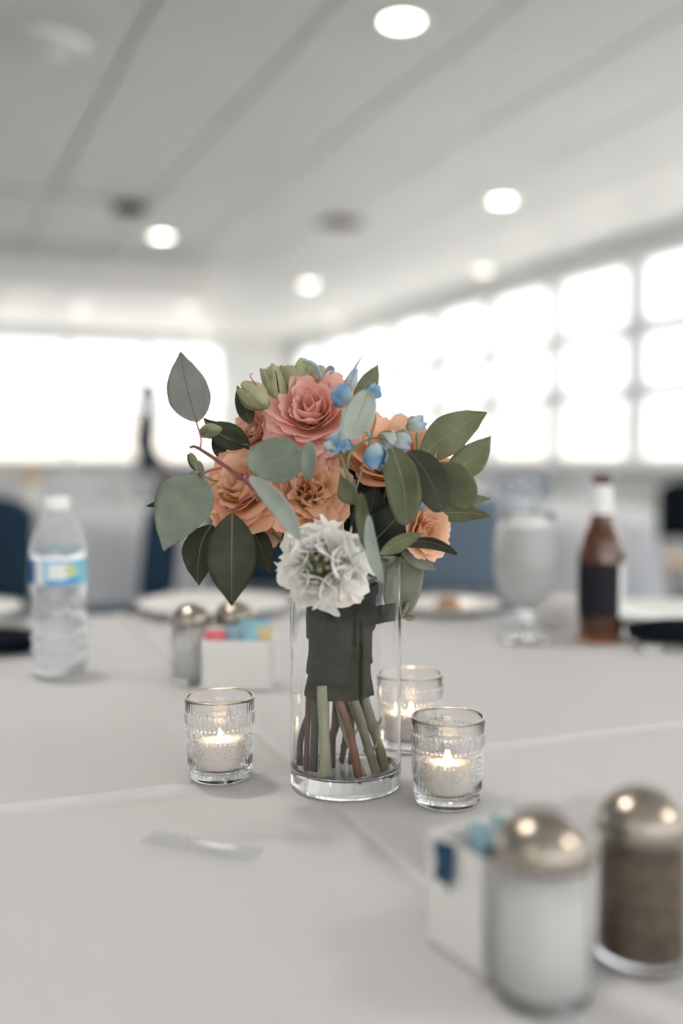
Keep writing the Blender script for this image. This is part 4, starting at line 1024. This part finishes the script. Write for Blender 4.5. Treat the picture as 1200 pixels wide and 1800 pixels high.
def napkin(pt, L, W, H, rz, label, seed):
    """a dinner napkin folded into a loose long bundle"""
    vs_, fs = [], []; nx, na = 26, 22
    for i in range(nx + 1):
        s = i / nx; taper = 0.30 + 0.70 * math.sin(PI * (0.12 + 0.76 * s)) ** 0.6
        for k in range(na):
            a = 2 * PI * k / na; fold = 1 + 0.16 * math.sin(3 * a + 5 * s + seed) + 0.14 * noise.noise(Vector((s * 4, math.cos(a) * 2 + seed, math.sin(a) * 2)))
            x = (s - .5) * L; y = W / 2 * taper * fold * math.cos(a) + 0.012 * math.sin(s * 4 + seed); z = max(0.0, H / 2 + H / 2 * taper * fold * math.sin(a))
            vs_.append((x, y, z))
    for i in range(nx):
        for k in range(na):
            k2 = (k + 1) % na; fs.append((i * na + k, (i + 1) * na + k, (i + 1) * na + k2, i * na + k2))
    fs.append(tuple(range(na))); fs.append(tuple(range(nx * na, (nx + 1) * na))[::-1])
    return tag(link('napkin', mesh('napkin', vs_, fs), M['black'], loc=pt + Vector((0, 0, .0014)), rot=(0, 0, rz)), label, 'napkin', 'black napkins')
napkin(T(1215, 1132), 0.17, 0.07, 0.032, -0.1, 'folded black napkin at the right edge beside the beer bottle', 1.0)
napkin(T(-25, 1146), 0.17, 0.08, 0.030, 0.15, 'folded black napkin at the left edge beside the water bottle', 2.3)
sp = thing('leaf_sprig', 'small olive sprig beside the black napkin at the right edge', 'sprig', T(1186, 1150) + Vector((0, 0, .0022)), 0.3)
v_, f_ = tube_geo([Vector((-.02, 0, 0.001)), Vector((0, .003, 0.003)), Vector((.03, 0, 0.002))], .0009, 6); link('twig', mesh('twig', v_, f_), M['greenstem'], sp)
for k in range(6):
    a = (-1) ** k * 0.7; x = -.016 + .008 * k; q = []
    for i in range(5):
        s = i / 4; wd = .005 * math.sin(PI * (0.08 + .84 * s)); dx, dy = math.cos(a), math.sin(a); q += [Vector((x + dx * .016 * s - dy * wd, dy * .016 * s + dx * wd, .003 + .006 * s)), Vector((x + dx * .016 * s + dy * wd, dy * .016 * s - dx * wd, .003 + .006 * s))]
    solid(link('leaf', mesh('leaf', q, [(2 * i, 2 * i + 1, 2 * i + 3, 2 * i + 2) for i in range(4)]), M['olivelit'], sp), .0005)
def cutlery(name, pt, rz, label, knife):
    t = thing(name, label, 'cutlery', pt + Vector((0, 0, .0030)), rz)
    c = [Vector((x, 0, z)) for x, z in ((-.10, .002), (-.06, .004), (-.02, .003), (0, .0025))]
    v_, f_ = tube_geo(bez(c, 6), [.0045 - .00010 * k for k in range(19)], 8); link('handle', mesh('handle', v_, f_), M['chrome'], t)
    if knife: box('blade', 0, .095, -.007, .007, .001, .003, M['chrome'], t, .0006)
    else:
        me_ = lathe('bowl', [(0, 0), (.008, .0005), (.014, .003), (.016, .0055), (.0145, .0050), (.008, .0020), (0, .0015)], 24); o = link('bowl', me_, M['chrome'], t, loc=(.022, 0, .0)); o.scale = (1.5, 1, 1)
    return t
cutlery('table_knife', T(1108, 1128), PI * 0.46, 'steel table knife lying right of the beer bottle', True)
cutlery('spoon', T(36, 1104), 2.6, 'steel spoon lying by the left edge behind the black napkin', False)

# ------------------------------------------------------------------ the hall's other tables, chairs and guests
far_cloth = cloth_mesh('tablecloth', TR, 0.70, 0.3, False, 1.3, 15); far_cloth.materials.append(M['farcloth'])
def far_table(X, Y, lab):
    make_table((X, Y), 'round banquet table ' + lab)
    return tag(link('tablecloth', far_cloth, loc=(X, Y, 0.75), rot=(0, 0, X)), 'long white tablecloth on the round table ' + lab, 'tablecloth', 'white tablecloths')
FT = [(-1.5, 4.75, 'behind the water bottle'), (0.62, 5.0, 'behind the beer bottle'), (0.15, 7.35, 'far behind the bouquet'), (-2.85, 8.4, 'at the far left'), (-1.2, 11.0, 'farthest away under the back windows')]
for a in FT: far_table(*a)
def chair_meshes():
    q = {}
    def bx(n, *a, b=0.0):
        bm = box_geo(*a, b); me_ = bpy.data.meshes.new(n); bm.to_mesh(me_); bm.free(); me_.polygons.foreach_set('use_smooth', [False] * len(me_.polygons)); q[n] = me_
    bx('seat', -.21, .21, -.21, .21, .42, .48, b=.02)
    # upholstered back: rounded top, leaning slightly
    vs_, fs = [], []
    for s in (0, 1):
        for j in range(9):
            z = .56 + .32 * j / 8
            for i in range(9):
                x = -.20 + .40 * i / 8; e = abs(i - 4) / 4
                zz = z - (0.05 * e ** 3 if j == 8 else 0.02 * e ** 3 * j / 8)
                vs_.append((x, -.20 - .10 * (z - .45) + (-.045 if s else 0) - 0.02 * (1 - e * e) * (1 if s else -.3) + .03 * e * e, zz))
    N = 81
    for s in (0, 1):
        for j in range(8):
            for i in range(8):
                a = s * N + j * 9 + i; f = (a, a + 1, a + 10, a + 9); fs.append(f if s == 0 else f[::-1])
    for i in range(8):
        fs.append((i, N + i, N + i + 1, i + 1)); fs.append((72 + i, 73 + i, N + 73 + i, N + 72 + i))
        fs.append((i * 9, (i + 1) * 9, N + (i + 1) * 9, N + i * 9)); fs.append((i * 9 + 8, N + i * 9 + 8, N + i * 9 + 17, i * 9 + 17))
    q['backrest'] = mesh('backrest', vs_, fs)
    def tb(n, pts, r):
        v_, f_ = tube_geo([Vector(p) for p in pts], r, 8); q[n] = mesh(n, v_, f_)
    tb('legA', [(-.18, .18, 0), (-.17, .17, .43)], .012); tb('legB', [(.18, .18, 0), (.17, .17, .43)], .012)
    tb('legC', [(-.19, -.23, 0), (-.18, -.20, .45), (-.18, -.225, .60), (-.18, -.25, .84)], .012); tb('legD', [(.19, -.23, 0), (.18, -.20, .45), (.18, -.225, .60), (.18, -.25, .84)], .012)
    tb('str', [(-.18, .0, .40), (.18, .0, .40)], .010)
    return q
CM = chair_meshes()
def chair(X, Y, rz, label, back='navy', seat='navy'):
    t = thing('banquet_chair', label, 'chair', (X, Y, 0), rz, 'banquet chairs')
    def part(n, me_, m):
        c = me_
        if c.materials and c.materials[0] != M[m]: c = me_.copy(); c.materials.clear()
        if not c.materials: c.materials.append(M[m])
        return link(n, c, parent=t)
    part('seat', CM['seat'], seat); part('backrest', CM['backrest'], back)
    for k in 'ABCD': part('leg', CM['leg' + k], 'chairmetal')
    part('stretcher', CM['str'], 'chairmetal')
    return t
CH = [(-1.24, 2.95, PI * 0.9, 'dark navy chair at the left edge behind the water bottle', 'navy', 'navy'),
      (-0.84, 3.32, PI / 2 + 0.05, 'dark navy chair seen edge on behind the big sage leaf', 'navy', 'navy'),
      (1.90, 5.2, PI - 0.2, 'black backed chair with beige seat at the right edge', 'black', 'beige'),
      (0.36, 3.55, 0.15, 'blue chair right of the vase, behind the goblet', 'blue', 'navy'),
      (-0.22, 3.70, -0.3, 'navy chair behind the white flower left of the vase', 'navy', 'navy'),
      (-0.88, 6.35, -0.7, 'navy chair in the middle distance behind the far sugar caddy', 'navy', 'navy'),
      (0.98, 6.30, 0.6, 'blue chair in the middle distance above the goblet', 'blue', 'blue'),
      (-2.45, 5.9, PI - 0.6, 'navy chair at the far side of the table behind the water bottle', 'navy', 'navy'),
      (-1.2, 7.25, 0.3, 'navy chair near the far left table', 'navy', 'navy')]
for a in CH: chair(*a)
# glasses and napkins on the other tables
k = 0
for (X, Y, lab) in FT:
    for (a, r, w_) in ((3.3, .6, 'leftmost'), (4.4, .5, 'nearest'), (-0.2, .6, 'rightmost')):
        goblet(Vector((X + r * math.cos(a), Y + r * math.sin(a), .7515)), a, w_ + ' water goblet on the table ' + lab, 'goblets on the other tables', full=(k % 2 == 0)); k += 1
    tag(link('plate', PM, loc=(X + .5 * math.cos(5.0), Y + .5 * math.sin(5.0), .7515)), 'white plate on the table ' + lab, 'plate', 'white plates')
    t = thing('flower_vase', 'small white centrepiece vase on the table ' + lab, 'vase', (X, Y, .7515), 0, 'centrepieces of the other tables')
    link('vase', lathe('vase', [(0, 0), (.04, 0), (.045, .01), (.05, .08), (.035, .13), (.038, .14), (.034, .14), (.03, .13), (.045, .08), (.04, .012), (0, .01)], 28), M['ceramic'], t)
    for q in range(5):
        a = q * 1.256; link('bloom', lathe('bloom', [(0, 0), (.02, .01), (.032, .03), (.026, .05), (.01, .06), (0, .061)], 14, wob=lambda th, z: .12 * math.sin(5 * th)), M['farcloth'] if q % 2 else M['peachpale'], t, loc=(.035 * math.cos(a), .035 * math.sin(a), .13 + .02 * (q % 2)))

# standing guest in dark clothes, side on, in front of the left windows
def person(X, Y, rz, label):
    pts = {'pelvis': (0, 0, .95), 'waist': (0, .0, 1.08), 'chest': (0, .01, 1.30), 'neck': (0, .0, 1.47), 'neck2': (0, .015, 1.53),
           'lhip': (.09, 0, .92), 'lknee': (.10, .02, .50), 'lank': (.10, -.02, .09), 'ltoe': (.11, .15, .04),
           'rhip': (-.09, 0, .92), 'rknee': (-.10, .04, .50), 'rank': (-.10, .0, .09), 'rtoe': (-.11, .17, .04),
           'lsh': (.17, 0, 1.42), 'lel': (.23, -.02, 1.13), 'lwr': (.20, .14, .95), 'rsh': (-.17, 0, 1.42), 'rel': (-.23, -.03, 1.13), 'rwr': (-.20, .12, .95)}
    rad_ = {'pelvis': .145, 'waist': .12, 'chest': .145, 'neck': .06, 'neck2': .05, 'lhip': .095, 'lknee': .065, 'lank': .045, 'ltoe': .04, 'rhip': .095, 'rknee': .065, 'rank': .045, 'rtoe': .04, 'lsh': .065, 'lel': .048, 'lwr': .035, 'rsh': .065, 'rel': .048, 'rwr': .035}
    ed = [('pelvis', 'waist'), ('waist', 'chest'), ('chest', 'neck'), ('neck', 'neck2'), ('pelvis', 'lhip'), ('lhip', 'lknee'), ('lknee', 'lank'), ('lank', 'ltoe'), ('pelvis', 'rhip'), ('rhip', 'rknee'), ('rknee', 'rank'), ('rank', 'rtoe'), ('chest', 'lsh'), ('lsh', 'lel'), ('lel', 'lwr'), ('chest', 'rsh'), ('rsh', 'rel'), ('rel', 'rwr')]
    ks = list(pts); me_ = bpy.data.meshes.new('person'); me_.from_pydata([pts[k] for k in ks], [(ks.index(a), ks.index(b_)) for a, b_ in ed], [])
    o = link('person', me_, M['suit'], loc=(X, Y, 0), rot=(0, 0, rz)); tag(o, label, 'person')
    md = o.modifiers.new('skin', 'SKIN'); o.modifiers.new('sub', 'SUBSURF').levels = 2; o.modifiers['sub'].render_levels = 2
    for i, k in enumerate(ks):
        sv = me_.skin_vertices[0].data[i]; sv.radius = (rad_[k], rad_[k] * (0.72 if k in ('pelvis', 'waist', 'chest') else 1)); sv.use_root = (k == 'pelvis')
    # head with face
    bm = bmesh.new(); bmesh.ops.create_uvsphere(bm, u_segments=24, v_segments=18, radius=1)
    for v_ in bm.verts:
        c = v_.co; z = c.z; c.x *= .073 * (1 - .16 * max(0, -z)); c.y *= .095; c.z *= .118
        if c.y > .05 and -.03 < c.z < .01 and abs(c.x) < .014: c.y += .018
        if c.y > .06 and -.062 < c.z < -.048 and abs(c.x) < .03: c.y += .004
    hm = bpy.data.meshes.new('head'); bm.to_mesh(hm); bm.free(); hm.polygons.foreach_set('use_smooth', [True] * len(hm.polygons))
    h = link('head', hm, M['skin'], o, loc=(0, .025, 1.635))
    for s in (-1, 1):
        e = link('eye', lathe('eye', [(0, -.006), (.008, -.003), (.010, 0), (.008, .003), (0, .006)], 10), M['wick'], h, loc=(s * .03, .083, .008)); e.rotation_euler = (PI / 2, 0, 0)
        link('ear', lathe('ear', [(0, -.024), (.012, -.016), (.016, 0), (.012, .018), (0, .026)], 10), M['skin'], h, loc=(s * .068, -.005, -.005))
        hand = thing_part(o, s, (s * .20, .13 if s > 0 else .12, .95))
    bm = bmesh.new(); bmesh.ops.create_uvsphere(bm, u_segments=24, v_segments=16, radius=1)
    for v_ in bm.verts:
        c = v_.co; c.x *= .082; c.y *= .104; c.z *= .122
        if c.y > .02: c.y *= .62; c.z = max(c.z, .045)
        c.z += .012
    hm = bpy.data.meshes.new('hair'); bm.to_mesh(hm); bm.free(); hm.polygons.foreach_set('use_smooth', [True] * len(hm.polygons))
    link('hair', hm, M['hair'], h, loc=(0, -.006, .004))
    return o
def thing_part(o, s, wr_):
    W_ = Vector(wr_); vs_, fs = [], []
    def add(pts, rad_):
        v_, f_ = tube_geo([Vector(p) for p in pts], rad_, 8); b0 = len(vs_); vs_.extend(v_); fs.extend([tuple(b0 + i for i in f) for f in f_])
    add([W_, W_ + Vector((0, .03, -.02)), W_ + Vector((0, .075, -.05))], [.026, .034, .032])
    for k, L in enumerate((.062, .072, .068, .052)):
        b0 = W_ + Vector(((k - 1.5) * .016, .07, -.048)); add([b0, b0 + Vector((0, L * .5, -L * .45)), b0 + Vector((0, L * .6, -L * .9))], [.009, .0085, .007])
    b0 = W_ + Vector((-s * .028, .02, -.02)); add([b0, b0 + Vector((-s * .022, .028, -.018)), b0 + Vector((-s * .026, .052, -.035))], [.011, .0095, .008])
    return link('hand', mesh('hand', vs_, fs), M['skin'], o)
pn = person(-1.68, 8.55, -PI / 2 + 0.45, 'standing guest in dark clothes seen side on before the left windows')
pn.scale = (0.94, 0.94, 0.94)
